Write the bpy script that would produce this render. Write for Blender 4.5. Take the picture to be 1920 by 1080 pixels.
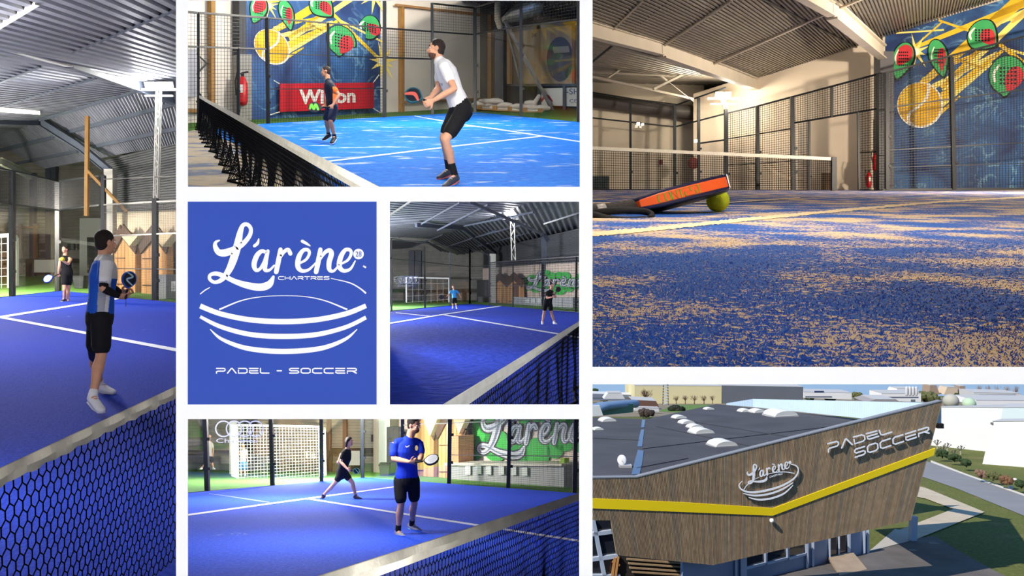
import bpy, bmesh, math, random
from mathutils import Vector, Matrix, Euler
for o in list(bpy.data.objects): bpy.data.objects.remove(o)
SC = bpy.context.scene
V = Vector
F = 1440.0                    # focal length in pixels of a 1920 wide frame
D = 1.5                       # distance of the white display wall
# ---------------------------------------------------------------- camera
cd = bpy.data.cameras.new('camera'); cam = bpy.data.objects.new('camera', cd); SC.collection.objects.link(cam)
cd.sensor_width = 36; cd.lens = 36*F/1920; cd.clip_start = .05; cd.clip_end = 8000
cam.rotation_euler = (math.pi/2, 0, 0); SC.camera = cam
SC.view_settings.view_transform = 'Standard'; SC.view_settings.look = 'None'
SC.view_settings.exposure = 0; SC.view_settings.gamma = 1; SC.view_settings.use_curve_mapping = False
# ---------------------------------------------------------------- colours
def lin(c):
    return tuple((x/255/12.92 if x/255 <= .04045 else ((x/255+.055)/1.055)**2.4) for x in c)
# ---------------------------------------------------------------- sky and sun
W = bpy.data.worlds.new('sky'); SC.world = W; W.use_nodes = True
nt = W.node_tree; nt.nodes.clear()
out = nt.nodes.new('ShaderNodeOutputWorld'); bg = nt.nodes.new('ShaderNodeBackground')
tc = nt.nodes.new('ShaderNodeTexCoord'); sx = nt.nodes.new('ShaderNodeSeparateXYZ'); cr = nt.nodes.new('ShaderNodeValToRGB')
nt.links.new(tc.outputs['Generated'], sx.inputs[0]); nt.links.new(sx.outputs['Z'], cr.inputs[0])
cr.color_ramp.elements[0].position = 0.0; cr.color_ramp.elements[0].color = (*lin((158, 193, 232)), 1)
cr.color_ramp.elements[1].position = .6; cr.color_ramp.elements[1].color = (*lin((95, 150, 215)), 1)
nt.links.new(cr.outputs[0], bg.inputs[0]); bg.inputs[1].default_value = .95
nt.links.new(bg.outputs[0], out.inputs[0])
def light(kind, name, loc, energy, direction=(0, 0, -1), color=(255, 255, 255), size=1, size_y=None, angle=None):
    l = bpy.data.lights.new(name, kind); l.energy = energy; l.color = lin(color)
    if kind == 'AREA':
        l.size = size
        if size_y: l.shape = 'RECTANGLE'; l.size_y = size_y
    elif kind == 'SUN': l.angle = angle or .01
    else: l.shadow_soft_size = size
    o = bpy.data.objects.new(name, l); SC.collection.objects.link(o); o.location = loc
    o.rotation_euler = V(direction).to_track_quat('-Z', 'Y').to_euler()
    return o
light('SUN', 'sun', (-20, -20, 30), 5.6, (1, .65, -1.15), (255, 244, 228), angle=.009)
light('AREA', 'gallery_lamp', (0, -5.6, .2), 228, (0, 1, -.03), (255, 255, 255), 3.2, 1.8)  # added fill behind the camera to whiten the display wall
def px(u, v, t): return V(((u-960)/F*t, t, (540-v)/F*t))
# unseen fill lights added to brighten the halls: (region, pixel, depth, watts, aim pixel, aim depth, size, colour)
for u, v, t, en, co in [
    (-190, 330, 20, 2300, (255, 248, 238)), (-120, 120, 12, 800, (255, 250, 245)), (-100, 380, 27, 4500, (255, 246, 232)), (-200, 700, 4.5, 70, (255, 250, 245)), (250, -200, 3.0, 100, (255, 248, 240)),
    (700, -150, 15, 1000, (255, 250, 242)), (780, -60, 23, 2600, (255, 246, 232)), (1010, -120, 27, 2600, (255, 246, 232)), (700, -240, 3.5, 150, (255, 250, 242)), (950, -220, 6, 520, (255, 250, 242)),
    (2120, 80, 34, 15500, (255, 236, 212)), (1700, -300, 20, 4300, (255, 240, 220)), (1500, -300, 7, 620, (255, 242, 226)), (1180, -250, 12, 420, (255, 242, 226)),
    (620, 520, 60, 22000, (244, 247, 255)), (560, 520, 34, 5500, (244, 247, 255)), (480, 560, 14, 1500, (244, 247, 255)), (600, 560, 5, 200, (244, 247, 255)), (640, 500, 3, 60, (244, 247, 255)),
    (600, 757, 36, 8000, (255, 250, 242)), (560, 752, 21, 1300, (255, 252, 245)), (640, 750, 11, 230, (255, 252, 245)), (700, 1290, 2.3, 40, (255, 252, 245)),
]: light('POINT', 'hall_lamp', px(u, v, t), en, color=co, size=.35)
# ---------------------------------------------------------------- materials
MATS = {}
def nmat(name):
    m = bpy.data.materials.new(name); m.use_nodes = True
    n = m.node_tree.nodes; p = n['Principled BSDF']
    return m, m.node_tree, n, p
def mat(name, c=(128, 128, 128), rough=.6, metal=0, noise=0, nscale=8, emit=0, bump=0, ec=None, spec=.3):
    if name in MATS: return MATS[name]
    m, t, n, p = nmat(name); L = t.links
    p.inputs['Roughness'].default_value = rough; p.inputs['Metallic'].default_value = metal
    p.inputs['Specular IOR Level'].default_value = spec
    col = (*lin(c), 1); p.inputs['Base Color'].default_value = col
    if noise or bump:
        tc = n.new('ShaderNodeTexCoord'); nz = n.new('ShaderNodeTexNoise')
        nz.inputs['Scale'].default_value = nscale; nz.inputs['Detail'].default_value = 6
        L.new(tc.outputs['Object'], nz.inputs['Vector'])
        if noise:
            r = n.new('ShaderNodeMapRange'); r.inputs[1].default_value = .3; r.inputs[2].default_value = .7
            r.inputs[3].default_value = 1-noise; r.inputs[4].default_value = 1+noise
            mx = n.new('ShaderNodeVectorMath'); mx.operation = 'SCALE'; mx.inputs[0].default_value = col[:3]
            L.new(nz.outputs[0], r.inputs[0]); L.new(r.outputs[0], mx.inputs['Scale']); L.new(mx.outputs[0], p.inputs['Base Color'])
        if bump:
            b = n.new('ShaderNodeBump'); b.inputs['Strength'].default_value = bump; b.inputs['Distance'].default_value = .02
            L.new(nz.outputs[0], b.inputs['Height']); L.new(b.outputs[0], p.inputs['Normal'])
    if emit:
        p.inputs['Emission Color'].default_value = (*lin(ec or c), 1); p.inputs['Emission Strength'].default_value = emit
    MATS[name] = m; return m
def glass_mat(name, refl=.07, tint=(255, 255, 255), haze=0.0):
    if name in MATS: return MATS[name]
    m = bpy.data.materials.new(name); m.use_nodes = True; t = m.node_tree; n = t.nodes; n.clear(); L = t.links
    o = n.new('ShaderNodeOutputMaterial'); a = n.new('ShaderNodeBsdfTransparent'); g = n.new('ShaderNodeBsdfGlossy')
    a.inputs[0].default_value = (*lin(tint), 1); g.inputs['Roughness'].default_value = .02; mx = n.new('ShaderNodeMixShader')
    mx.inputs[0].default_value = refl; L.new(a.outputs[0], mx.inputs[1]); L.new(g.outputs[0], mx.inputs[2])
    if haze:
        d = n.new('ShaderNodeBsdfDiffuse'); d.inputs[0].default_value = (.8, .8, .8, 1); m2 = n.new('ShaderNodeMixShader'); m2.inputs[0].default_value = haze
        L.new(mx.outputs[0], m2.inputs[1]); L.new(d.outputs[0], m2.inputs[2]); L.new(m2.outputs[0], o.inputs[0])
    else: L.new(mx.outputs[0], o.inputs[0])
    MATS[name] = m; return m
def turf_mat(name, c, c2, sand=(225, 205, 170), amount=.62, patch=.35, fine=60, stretch=(1, 1, 1), bump=.3, soft=.06, jitter=.35):
    """artificial turf: two fibre colours, sand in patches broken up by a fine grain"""
    if name in MATS: return MATS[name]
    m, t, n, p = nmat(name); L = t.links
    p.inputs['Roughness'].default_value = .9; p.inputs['Specular IOR Level'].default_value = .1
    tc = n.new('ShaderNodeTexCoord'); mp = n.new('ShaderNodeMapping'); mp.inputs['Scale'].default_value = stretch
    L.new(tc.outputs['Object'], mp.inputs[0])
    def nz(sc, det):
        q = n.new('ShaderNodeTexNoise'); q.inputs['Scale'].default_value = sc; q.inputs['Detail'].default_value = det
        L.new(mp.outputs[0], q.inputs['Vector']); return q
    a = nz(fine, 3); b = nz(patch, 5); f2 = nz(fine*.45, 4)
    m1 = n.new('ShaderNodeMixRGB'); m1.inputs[1].default_value = (*lin(c), 1); m1.inputs[2].default_value = (*lin(c2), 1)
    r = n.new('ShaderNodeMapRange'); r.inputs[1].default_value = .35; r.inputs[2].default_value = .65; L.new(a.outputs[0], r.inputs[0]); L.new(r.outputs[0], m1.inputs[0])
    ad = n.new('ShaderNodeMath'); ad.operation = 'MULTIPLY_ADD'; L.new(f2.outputs[0], ad.inputs[0]); ad.inputs[1].default_value = jitter; L.new(b.outputs[0], ad.inputs[2])
    r2 = n.new('ShaderNodeMapRange'); r2.inputs[1].default_value = amount+jitter*.5; r2.inputs[2].default_value = amount+jitter*.5+soft; L.new(ad.outputs[0], r2.inputs[0])
    m2 = n.new('ShaderNodeMixRGB'); m2.inputs[2].default_value = (*lin(sand), 1); L.new(m1.outputs[0], m2.inputs[1]); L.new(r2.outputs[0], m2.inputs[0])
    L.new(m2.outputs[0], p.inputs['Base Color'])
    bp = n.new('ShaderNodeBump'); bp.inputs['Strength'].default_value = bump; bp.inputs['Distance'].default_value = 1/fine
    L.new(a.outputs[0], bp.inputs['Height']); L.new(bp.outputs[0], p.inputs['Normal'])
    MATS[name] = m; return m
# ---------------------------------------------------------------- mesh builder
CLIP = None                    # (umin, umax, vmin, vmax) of the booth in which one builds
def clip_bm(bm):
    if not CLIP or not bm.verts: return
    u0, u1, v0, v1 = CLIP
    pl = [V((1, -(u0-960)/F, 0)), V((-1, (u1-960)/F, 0)), V((0, (540-v0)/F, -1)), V((0, -(540-v1)/F, 1))]
    for n in pl:
        if any(v.co.dot(n) < 0 for v in bm.verts):
            bmesh.ops.bisect_plane(bm, geom=bm.verts[:]+bm.edges[:]+bm.faces[:], plane_co=(0, 0, 0), plane_no=-n, clear_outer=True)
class MB:
    def __init__(s): s.v = []; s.f = []; s.m = []; s.uv = {}
    def add(s, vs, fs, m=0):
        b = len(s.v); s.v += [V(x) for x in vs]; s.f += [tuple(b+i for i in f) for f in fs]; s.m += [m]*len(fs)
    def poly(s, pts, m=0): s.add(pts, [tuple(range(len(pts)))], m)
    def prism(s, pts, ex, m=0):
        n = len(pts); ex = V(ex)
        s.add(list(pts)+[V(p)+ex for p in pts], [tuple(range(n)), tuple(range(2*n-1, n-1, -1))]+[(i, n+i, n+(i+1) % n, (i+1) % n) for i in range(n)], m)
    def bar(s, a, b, w, h=None, up=(0, 0, 1), m=0):
        a, b = V(a), V(b); h = h or w; d = (b-a)
        if d.length < 1e-6: return
        d.normalize(); up = V(up)
        if abs(d.dot(up)) > .98: up = V((0, 1, 0))
        x = d.cross(up).normalized()*(w/2); y = x.cross(d).normalized()*(h/2)
        s.add([a-x-y, a+x-y, a+x+y, a-x+y, b-x-y, b+x-y, b+x+y, b-x+y], [(0, 3, 2, 1), (4, 5, 6, 7), (0, 1, 5, 4), (1, 2, 6, 5), (2, 3, 7, 6), (3, 0, 4, 7)], m)
    def box(s, c, sz, rz=0, m=0):
        c = V(c); R = Matrix.Rotation(rz, 3, 'Z'); x, y, z = [q/2 for q in sz]
        s.add([c+R@V((i*x, j*y, k*z)) for k in (-1, 1) for i, j in ((-1, -1), (1, -1), (1, 1), (-1, 1))], [(3, 2, 1, 0), (4, 5, 6, 7), (0, 1, 5, 4), (1, 2, 6, 5), (2, 3, 7, 6), (3, 0, 4, 7)], m)
    def tube(s, pts, r, n=8, m=0, side=None, cap=True):
        """pts list; r a number, list of numbers or list of (rx, ry); rings are closed by rounded caps"""
        pts = [V(p) for p in pts]
        R = [(q, q) if not isinstance(q, (tuple, list)) else q for q in (r if isinstance(r, list) else [r]*len(pts))]
        T = []
        for i in range(len(pts)):
            d = pts[min(i+1, len(pts)-1)]-pts[max(i-1, 0)]; T.append(d.normalized() if d.length > 1e-9 else V((0, 0, 1)))
        rings = []
        def ring(p, t, rx, ry):
            if side is not None: x = V(side)
            else: x = V((1, 0, 0)) if abs(t.x) < .8 else V((0, 1, 0))
            x = (x-t*x.dot(t)); x = x.normalized() if x.length > 1e-5 else t.orthogonal().normalized()
            y = t.cross(x)
            rings.append([p+x*rx*math.cos(2*math.pi*k/n)+y*ry*math.sin(2*math.pi*k/n) for k in range(n)])
        if cap:
            m0 = min(R[0]); ring(pts[0]-T[0]*m0*.95, T[0], R[0][0]*.3, R[0][1]*.3); ring(pts[0]-T[0]*m0*.6, T[0], R[0][0]*.8, R[0][1]*.8)
        for p, t, q in zip(pts, T, R): ring(p, t, *q)
        if cap:
            m1 = min(R[-1]); ring(pts[-1]+T[-1]*m1*.6, T[-1], R[-1][0]*.8, R[-1][1]*.8); ring(pts[-1]+T[-1]*m1*.95, T[-1], R[-1][0]*.3, R[-1][1]*.3)
        vs = [p for q in rings for p in q]; fs = []
        for i in range(len(rings)-1):
            for k in range(n): fs.append((i*n+k, i*n+(k+1) % n, (i+1)*n+(k+1) % n, (i+1)*n+k))
        fs.append(tuple(range(n-1, -1, -1))); fs.append(tuple((len(rings)-1)*n+k for k in range(n)))
        s.add(vs, fs, m)
    def ball(s, c, r, n=12, m=0, x=(1, 0, 0), y=(0, 1, 0)):
        c = V(c); r = r if isinstance(r, (tuple, list)) else (r, r, r); x = V(x).normalized(); z = x.cross(V(y)).normalized(); y = z.cross(x)
        vs = [c-z*r[2]]; k = n//2
        for i in range(1, k):
            a = math.pi*i/k-math.pi/2
            for j in range(n): b = 2*math.pi*j/n; vs.append(c+x*r[0]*math.cos(a)*math.cos(b)+y*r[1]*math.cos(a)*math.sin(b)+z*r[2]*math.sin(a))
        vs.append(c+z*r[2]); fs = []
        for j in range(n):
            fs.append((0, 1+(j+1) % n, 1+j)); fs.append((len(vs)-1, 1+(k-2)*n+j, 1+(k-2)*n+(j+1) % n))
            for i in range(k-2): fs.append((1+i*n+j, 1+i*n+(j+1) % n, 1+(i+1)*n+(j+1) % n, 1+(i+1)*n+j))
        s.add(vs, fs, m)
    def sheet(s, a, b, c, d, n, amp, m=0, rows=1):
        """corrugated sheet between edges a-b and d-c, ridges running from a-b to d-c"""
        a, b, c, d = V(a), V(b), V(c), V(d); nn = (b-a).cross(d-a).normalized()*amp
        prof = [(0, 0), (.3, 0), (.4, 1), (.9, 1), (1, 0)]; T = []
        for i in range(n):
            for q, h in prof[:-1]: T.append(((i+q)/n, h))
        T.append((1, 0)); vs = []
        for j in range(rows+1):
            r = j/rows; vs += [(a+(b-a)*t)*(1-r)+(d+(c-d)*t)*r+nn*h for t, h in T]
        k = len(T); s.add(vs, [(j*k+i, j*k+i+1, (j+1)*k+i+1, (j+1)*k+i) for j in range(rows) for i in range(k-1)], m)
    def build(s, name, mats, parent=None, smooth=False, loc=None, clip=True, bevel=0):
        bm = bmesh.new(); vs = [bm.verts.new(p) for p in s.v]
        for f, mi in zip(s.f, s.m):
            try: q = bm.faces.new([vs[i] for i in f]); q.material_index = mi; q.smooth = smooth
            except ValueError: pass
        if clip: clip_bm(bm)
        base = V((0, 0, 0))
        if parent is not None: base = V(parent['_base'])
        elif loc is not None: base = V(loc)
        elif bm.verts:
            xs = [v.co for v in bm.verts]; base = V((sum(p.x for p in xs)/len(xs), sum(p.y for p in xs)/len(xs), min(p.z for p in xs)))
        for v in bm.verts: v.co -= base
        me = bpy.data.meshes.new(name); bm.to_mesh(me); bm.free()
        for q in (mats if isinstance(mats, (list, tuple)) else [mats]): me.materials.append(q)
        o = bpy.data.objects.new(name, me); SC.collection.objects.link(o)
        if parent is not None: o.parent = parent; o['_base'] = tuple(base)
        else: o.location = base; o['_base'] = tuple(base)
        if bevel:
            b = o.modifiers.new('bevel', 'BEVEL'); b.width = bevel; b.segments = 2
        return o
def tag(o, label, cat, group=None):
    o['label'] = label; o['category'] = cat
    if group: o['group'] = group
    return o
def thing(name, base, label, cat, group=None):
    o = bpy.data.objects.new(name, None); SC.collection.objects.link(o); o.location = V(base); o['_base'] = tuple(base); o.empty_display_size = .1
    return tag(o, label, cat, group)
def struct(o, kind='structure'):
    o['kind'] = kind; return o
def remesh(o, vox, smooth=3, matfn=None):
    m = o.modifiers.new('r', 'REMESH'); m.mode = 'VOXEL'; m.voxel_size = vox
    if smooth: q = o.modifiers.new('s', 'SMOOTH'); q.factor = .5; q.iterations = smooth
    bpy.context.view_layer.update(); dg = bpy.context.evaluated_depsgraph_get(); me = bpy.data.meshes.new_from_object(o.evaluated_get(dg))
    o.modifiers.clear(); mats = [x for x in o.data.materials]; old = o.data; o.data = me; me.name = o.name
    if len(me.materials) == 0:
        for x in mats: me.materials.append(x)
    for p in me.polygons:
        p.use_smooth = True
        p.material_index = matfn(p.center+V(o['_base'])) if matfn else 0
    bpy.data.meshes.remove(old); return o
# ---------------------------------------------------------------- one booth of the display wall = one scene with its own ground
class Panel:
    def __init__(s, H, h, clip): s.H = H; s.h = h; s.clip = clip
    def on(s):
        global CLIP; CLIP = s.clip
    def at(s, u, v, t): return px(u, v, t)
    def tg(s, v): return s.h*F/(v-s.H)
    def g(s, u, v, dz=0): p = px(u, v, s.tg(v)); p.z += dz; return p
    def gz(s, y): return -s.h+y*(540-s.H)/F
    def gt(s, u, t, dz=0): return V(((u-960)/F*t, t, s.gz(t)+dz))
    def wall(s, a, b): return Plane(s.g(*a), s.g(*b))
    def wallp(s, a, b): return Plane(V(a), V(b))
class Plane:
    def __init__(s, a, b, c=None):
        s.a, s.b = a, b; s.n = (b-a).cross(V((0, 0, 1)) if c is None else c-a).normalized()
        if s.n.y > 0: s.n = -s.n
    def p(s, u, v, off=0):
        d = px(u, v, 1); q = s.a+s.n*off; return d*(q.dot(s.n)/d.dot(s.n))
def catmull(P, k=6):
    out = []; n = len(P)
    for i in range(n-1):
        p0 = P[max(i-1, 0)]; p1 = P[i]; p2 = P[i+1]; p3 = P[min(i+2, n-1)]
        for j in range(k):
            t = j/k; out.append(tuple(.5*((2*b)+(-a+c)*t+(2*a-5*b+4*c-d)*t*t+(-a+3*b-3*c+d)*t**3) for a, b, c, d in zip(p0, p1, p2, p3)))
    out.append(tuple(P[-1])); return out
def ribbon(mb, P, mp, off0, off1, m=0, smooth=True, k=6, ends=True):
    """stroke: P = [(x, y, width)], mp(x, y, off) -> world point; a slab from off0 to off1"""
    Q = catmull(P, k) if smooth else P
    L = []; R = []
    for i, (x, y, w) in enumerate(Q):
        a = Q[max(i-1, 0)]; b = Q[min(i+1, len(Q)-1)]; dx, dy = b[0]-a[0], b[1]-a[1]; l = math.hypot(dx, dy) or 1
        nx, ny = -dy/l*w/2, dx/l*w/2; L.append((x+nx, y+ny)); R.append((x-nx, y-ny))
    for i in range(len(Q)-1):
        q = [L[i], L[i+1], R[i+1], R[i]]; e = off1+(off1-off0)*.002*(i % 7)
        vs = [mp(x, y, e) for x, y in q]+[mp(x, y, off0) for x, y in q]
        mb.add(vs, [(0, 1, 2, 3), (0, 4, 5, 1), (2, 6, 7, 3)], m)
    for j in ([0, len(Q)-1] if ends and smooth else ([] if not ends else range(len(Q)))):
        x, y, w = Q[j]; disc(mb, x, y, w/2*.98, mp, off0, off1*.999, m, 10)
def disc(mb, x, y, r, mp, off0, off1, m=0, n=24, ry=None):
    ry = ry or r; c = [(x+r*math.cos(2*math.pi*i/n), y+ry*math.sin(2*math.pi*i/n)) for i in range(n)]; shape(mb, c, mp, off0, off1, m)
def shape(mb, c, mp, off0, off1, m=0):
    n = len(c); mb.add([mp(a, b, off1) for a, b in c]+[mp(a, b, off0) for a, b in c], [tuple(range(n))]+[(i, i+n, (i+1) % n+n, (i+1) % n) for i in range(n)], m)
FONT = {'P': [[(0, 0), (.85, 0), (1, .15), (1, .42), (.85, .58), (.15, .58), (0, .7), (0, 1)]], 'A': [[(0, 1), (.45, 0), (.55, 0), (1, 1)]],
 'D': [[(0, 0), (.8, 0), (1, .22), (1, .78), (.8, 1), (0, 1), (0, .38)]], 'E': [[(1, 0), (0, 0)], [(.95, .5), (0, .5), (0, .85), (.15, 1), (1, 1)]],
 'L': [[(0, 0), (0, .82), (.15, 1), (1, 1)]], 'S': [[(1, 0), (.15, 0), (0, .15), (0, .35), (.15, .5), (.85, .5), (1, .65), (1, .85), (.85, 1), (0, 1)]],
 'O': [[(.2, 0), (.8, 0), (1, .2), (1, .8), (.8, 1), (.2, 1), (0, .8), (0, .2), (.2, 0)]], 'C': [[(1, 0), (.2, 0), (0, .2), (0, .8), (.2, 1), (1, 1)]],
 'R': [[(0, 0), (.85, 0), (1, .15), (1, .4), (.85, .56), (0, .56), (0, 1)], [(.55, .56), (1, 1)]], 'H': [[(0, 0), (0, 1)], [(1, 0), (1, 1)], [(0, .5), (1, .5)]],
 'T': [[(0, 0), (1, 0)], [(.5, 0), (.5, 1)]], '-': [[(.2, .5), (.85, .5)]], 'I': [[(.5, 0), (.5, 1)]], 'X': [[(0, 0), (1, 1)], [(1, 0), (0, 1)]],
 'U': [[(0, 0), (0, .8), (.2, 1), (.8, 1), (1, .8), (1, 0)]], 'N': [[(0, 1), (0, 0), (1, 1), (1, 0)]], 'M': [[(0, 1), (0, 0), (.5, .6), (1, 0), (1, 1)]]}
def techno(mb, text, quad, wpx, mp, off0, off1, m=0, gap=.28):
    """rounded square lettering fitted to quad (TL, TR, BR, BL) in 2D"""
    n = len(text); tot = n+gap*(n-1); (tl, tr, br, bl) = [V((*q, 0)) for q in quad]
    for i, ch in enumerate(text):
        if ch == ' ': continue
        x0 = i*(1+gap)/tot; w = 1/tot
        for st in FONT[ch]:
            P = []
            for a, b in st:
                s = x0+a*w; q = (tl*(1-s)+tr*s)*(1-b)+(bl*(1-s)+br*s)*b; P.append((q.x, q.y, wpx))
            ribbon(mb, P, mp, off0, off1, m, smooth=False)
# script lettering of the club sign, in the pixels of an enlarged view (950 wide)
LOGO = [[(192, 218, 8), (174, 228, 16), (172, 250, 24), (190, 278, 32), (225, 280, 38), (270, 262, 32), (312, 235, 26), (345, 195, 22), (352, 160, 20), (335, 138, 20), (312, 142, 22), (297, 180, 30), (285, 240, 40), (265, 310, 40), (240, 370, 34), (205, 416, 24), (170, 430, 18), (145, 415, 18), (146, 394, 18), (175, 386, 22), (215, 398, 24), (270, 425, 26), (335, 446, 34), (400, 455, 38), (445, 440, 36), (466, 402, 14)],
 [(392, 210, 6), (386, 232, 16), (370, 246, 16)],
 [(432, 282, 16), (408, 272, 20), (382, 296, 26), (368, 340, 26), (378, 368, 20), (400, 360, 16), (425, 315, 16)], [(438, 272, 18), (425, 330, 26), (424, 366, 22), (446, 368, 14), (470, 345, 10)],
 [(502, 264, 22), (492, 320, 26), (480, 378, 24)], [(494, 318, 12), (518, 278, 18), (540, 265, 20), (552, 285, 22)],
 [(590, 338, 10), (630, 316, 14), (648, 285, 16), (640, 266, 18), (615, 270, 20), (594, 305, 26), (590, 350, 26), (610, 372, 20), (645, 366, 14), (682, 330, 8)], [(612, 222, 16), (634, 234, 14), (652, 246, 6)],
 [(704, 264, 22), (694, 320, 26), (682, 378, 24)], [(692, 330, 12), (722, 284, 18), (748, 268, 22), (760, 285, 26), (748, 330, 26), (750, 366, 22), (772, 372, 14), (800, 340, 10)],
 [(802, 340, 10), (842, 318, 14), (860, 285, 16), (852, 266, 18), (828, 268, 20), (806, 305, 26), (800, 350, 26), (822, 372, 20), (856, 362, 14), (880, 322, 7)]]
RINGS = [[(95, 490, 5), (120, 470, 6), (145, 456, 4)], [(757, 410, 3), (850, 432, 6), (900, 458, 7), (935, 486, 9)], [(920, 347, 8), (935, 356, 9)],
 [(192, 568, 9), (300, 524, 6), (400, 504, 4), (515, 498, 2.5), (630, 503, 4), (730, 524, 6), (840, 568, 9)],
 [(95, 550, 26), (200, 590, 26), (350, 620, 27), (515, 629, 28), (680, 620, 27), (830, 590, 26), (935, 549, 24)],
 [(95, 604, 16), (200, 655, 22), (350, 694, 25), (515, 704, 27), (680, 695, 25), (830, 658, 22), (935, 608, 20)],
 [(146, 668, 4), (200, 715, 16), (300, 756, 23), (400, 774, 26), (515, 780, 27), (640, 774, 26), (740, 756, 23), (835, 715, 16), (890, 668, 4)]]
def text_mesh(mb, text, mp, x0, y0, x1, y1, off, m=0, bold=0.0):
    """plain lettering fitted to the 2D box; y0 is the top"""
    cu = bpy.data.curves.new('t', 'FONT'); cu.body = text; cu.offset = bold; o = bpy.data.objects.new('t', cu); SC.collection.objects.link(o)
    bpy.context.view_layer.update(); me = bpy.data.meshes.new_from_object(o.evaluated_get(bpy.context.evaluated_depsgraph_get()))
    xs = [v.co.x for v in me.vertices]; ys = [v.co.y for v in me.vertices]; a, b, c, d = min(xs), max(xs), min(ys), max(ys)
    vs = [mp(x0+(v.co.x-a)/(b-a)*(x1-x0), y1+(v.co.y-c)/(d-c)*(y0-y1), off) for v in me.vertices]
    mb.add(vs, [tuple(p.vertices) for p in me.polygons], m)
    bpy.data.objects.remove(o); bpy.data.curves.remove(cu); bpy.data.meshes.remove(me)
# ================================================================ white display wall with six openings and the booth dividers behind it
CLIP = None
m_white = mat('display_white', (252, 252, 253), .9, spec=0.0)
OPEN = [(-60, -60, 330, 1150), (352, 1, 1087, 350), (1111, -60, 1980, 688), (731, 378, 1086, 758.5), (352, 786, 1086, 1150), (1111, 720.5, 1980, 1150)]
us = sorted({-900, 2900} | {q for a in OPEN for q in (a[0], a[2])}); vs_ = sorted({-800, 1900} | {q for a in OPEN for q in (a[1], a[3])})
mb = MB()
for i in range(len(us)-1):
    for j in range(len(vs_)-1):
        cu, cv = (us[i]+us[i+1])/2, (vs_[j]+vs_[j+1])/2
        if any(a[0] < cu < a[2] and a[1] < cv < a[3] for a in OPEN): continue
        mb.prism([px(us[i], vs_[j], D), px(us[i+1], vs_[j], D), px(us[i+1], vs_[j+1], D), px(us[i], vs_[j+1], D)], (0, .0015, 0))
struct(mb.build('wall_front', m_white))
X0, X1, Z0, Z1 = px(-900, 0, D).x, px(2900, 0, D).x, px(0, 1900, D).z, px(0, -800, D).z
m_sunblock = mat('gallery_white', (225, 225, 226), .9, spec=0.0)  # unseen room added round the camera to keep sun off wall and openings
for nm, c, sz in (('wall_left', (X0-.05, -2.26, (Z0+Z1)/2), (.1, 7.5, Z1-Z0)), ('wall_right', (X1+.05, -2.26, (Z0+Z1)/2), (.1, 7.5, Z1-Z0)), ('ceiling', ((X0+X1)/2, -2.26, Z1+.05), (X1-X0+.2, 7.5, .1)), ('floor', ((X0+X1)/2, -2.26, Z0-.05), (X1-X0+.2, 7.5, .1)), ('wall_back', ((X0+X1)/2, -6.05, (Z0+Z1)/2), (X1-X0+.2, .1, Z1-Z0+.2))):
    mb = MB(); mb.box(c, sz); struct(mb.build(nm, m_sunblock if nm != 'floor' else mat('gallery_floor', (150, 150, 150), .7)))
m_div = mat('booth_grey', (150, 150, 150), .9)
def divider(name, a, b, t1, t0=D+.004, lt=False):  # added opaque screens, also keep each booth's light from the next
    (u0, v0), (u1, v1) = a, b; p = [px(u0, v0, t0), px(u1, v1, t0), px(u1, v1, t1), px(u0, v0, t1)]
    n = (p[1]-p[0]).cross(p[3]-p[0]).normalized()*.002; mb = MB(); mb.prism([q-n for q in p], n*2); struct(mb.build(name, m_div))
divider('wall_divider', (341, -420), (341, 364), 60); divider('wall_divider', (341, 364), (341, 640), 110); divider('wall_divider', (341, 640), (341, 1500), 66)
divider('wall_divider', (1098, -420), (1098, 364), 78); divider('wall_divider', (1098, 364), (1098, 772), 110); divider('wall_divider', (1098, 772), (1098, 1500), 66)
divider('wall_divider', (341, 364), (1098, 364), 110)
divider('wall_divider', (341, 640), (719, 640), 110)
divider('wall_divider', (719, 772), (1098, 772), 110)
divider('wall_divider', (719, 640), (719, 772), 110)
divider('wall_divider', (1098, 704), (2500, 704), 78)
for nm, r, t in [('wall_booth', (-500, 341, -420, 1500), 60), ('wall_booth', (341, 1098, -420, 364), 60), ('wall_booth', (1098, 2500, -420, 704), 78),
                 ('wall_booth', (341, 1098, 364, 640), 110), ('wall_booth', (719, 1098, 640, 772), 110), ('wall_booth', (341, 719, 640, 772), 66), ('wall_booth', (341, 1098, 772, 1500), 66)]:
    u0, u1, v0, v1 = r; mb = MB(); mb.poly([px(u0, v0, t), px(u1, v0, t), px(u1, v1, t), px(u0, v1, t)]); struct(mb.build(nm, m_div))  # added unseen shells close the booths against sky and sun
divider('wall_booth', (-500, -420), (-500, 1500), 60); divider('wall_booth', (-500, 1500), (341, 1500), 60); divider('wall_booth', (341, 1500), (1098, 1500), 66)
divider('wall_booth', (-500, -420), (1098, -420), 60); divider('wall_booth', (1098, -420), (2500, -420), 78); divider('wall_booth', (2500, -420), (2500, 704), 78)
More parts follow.
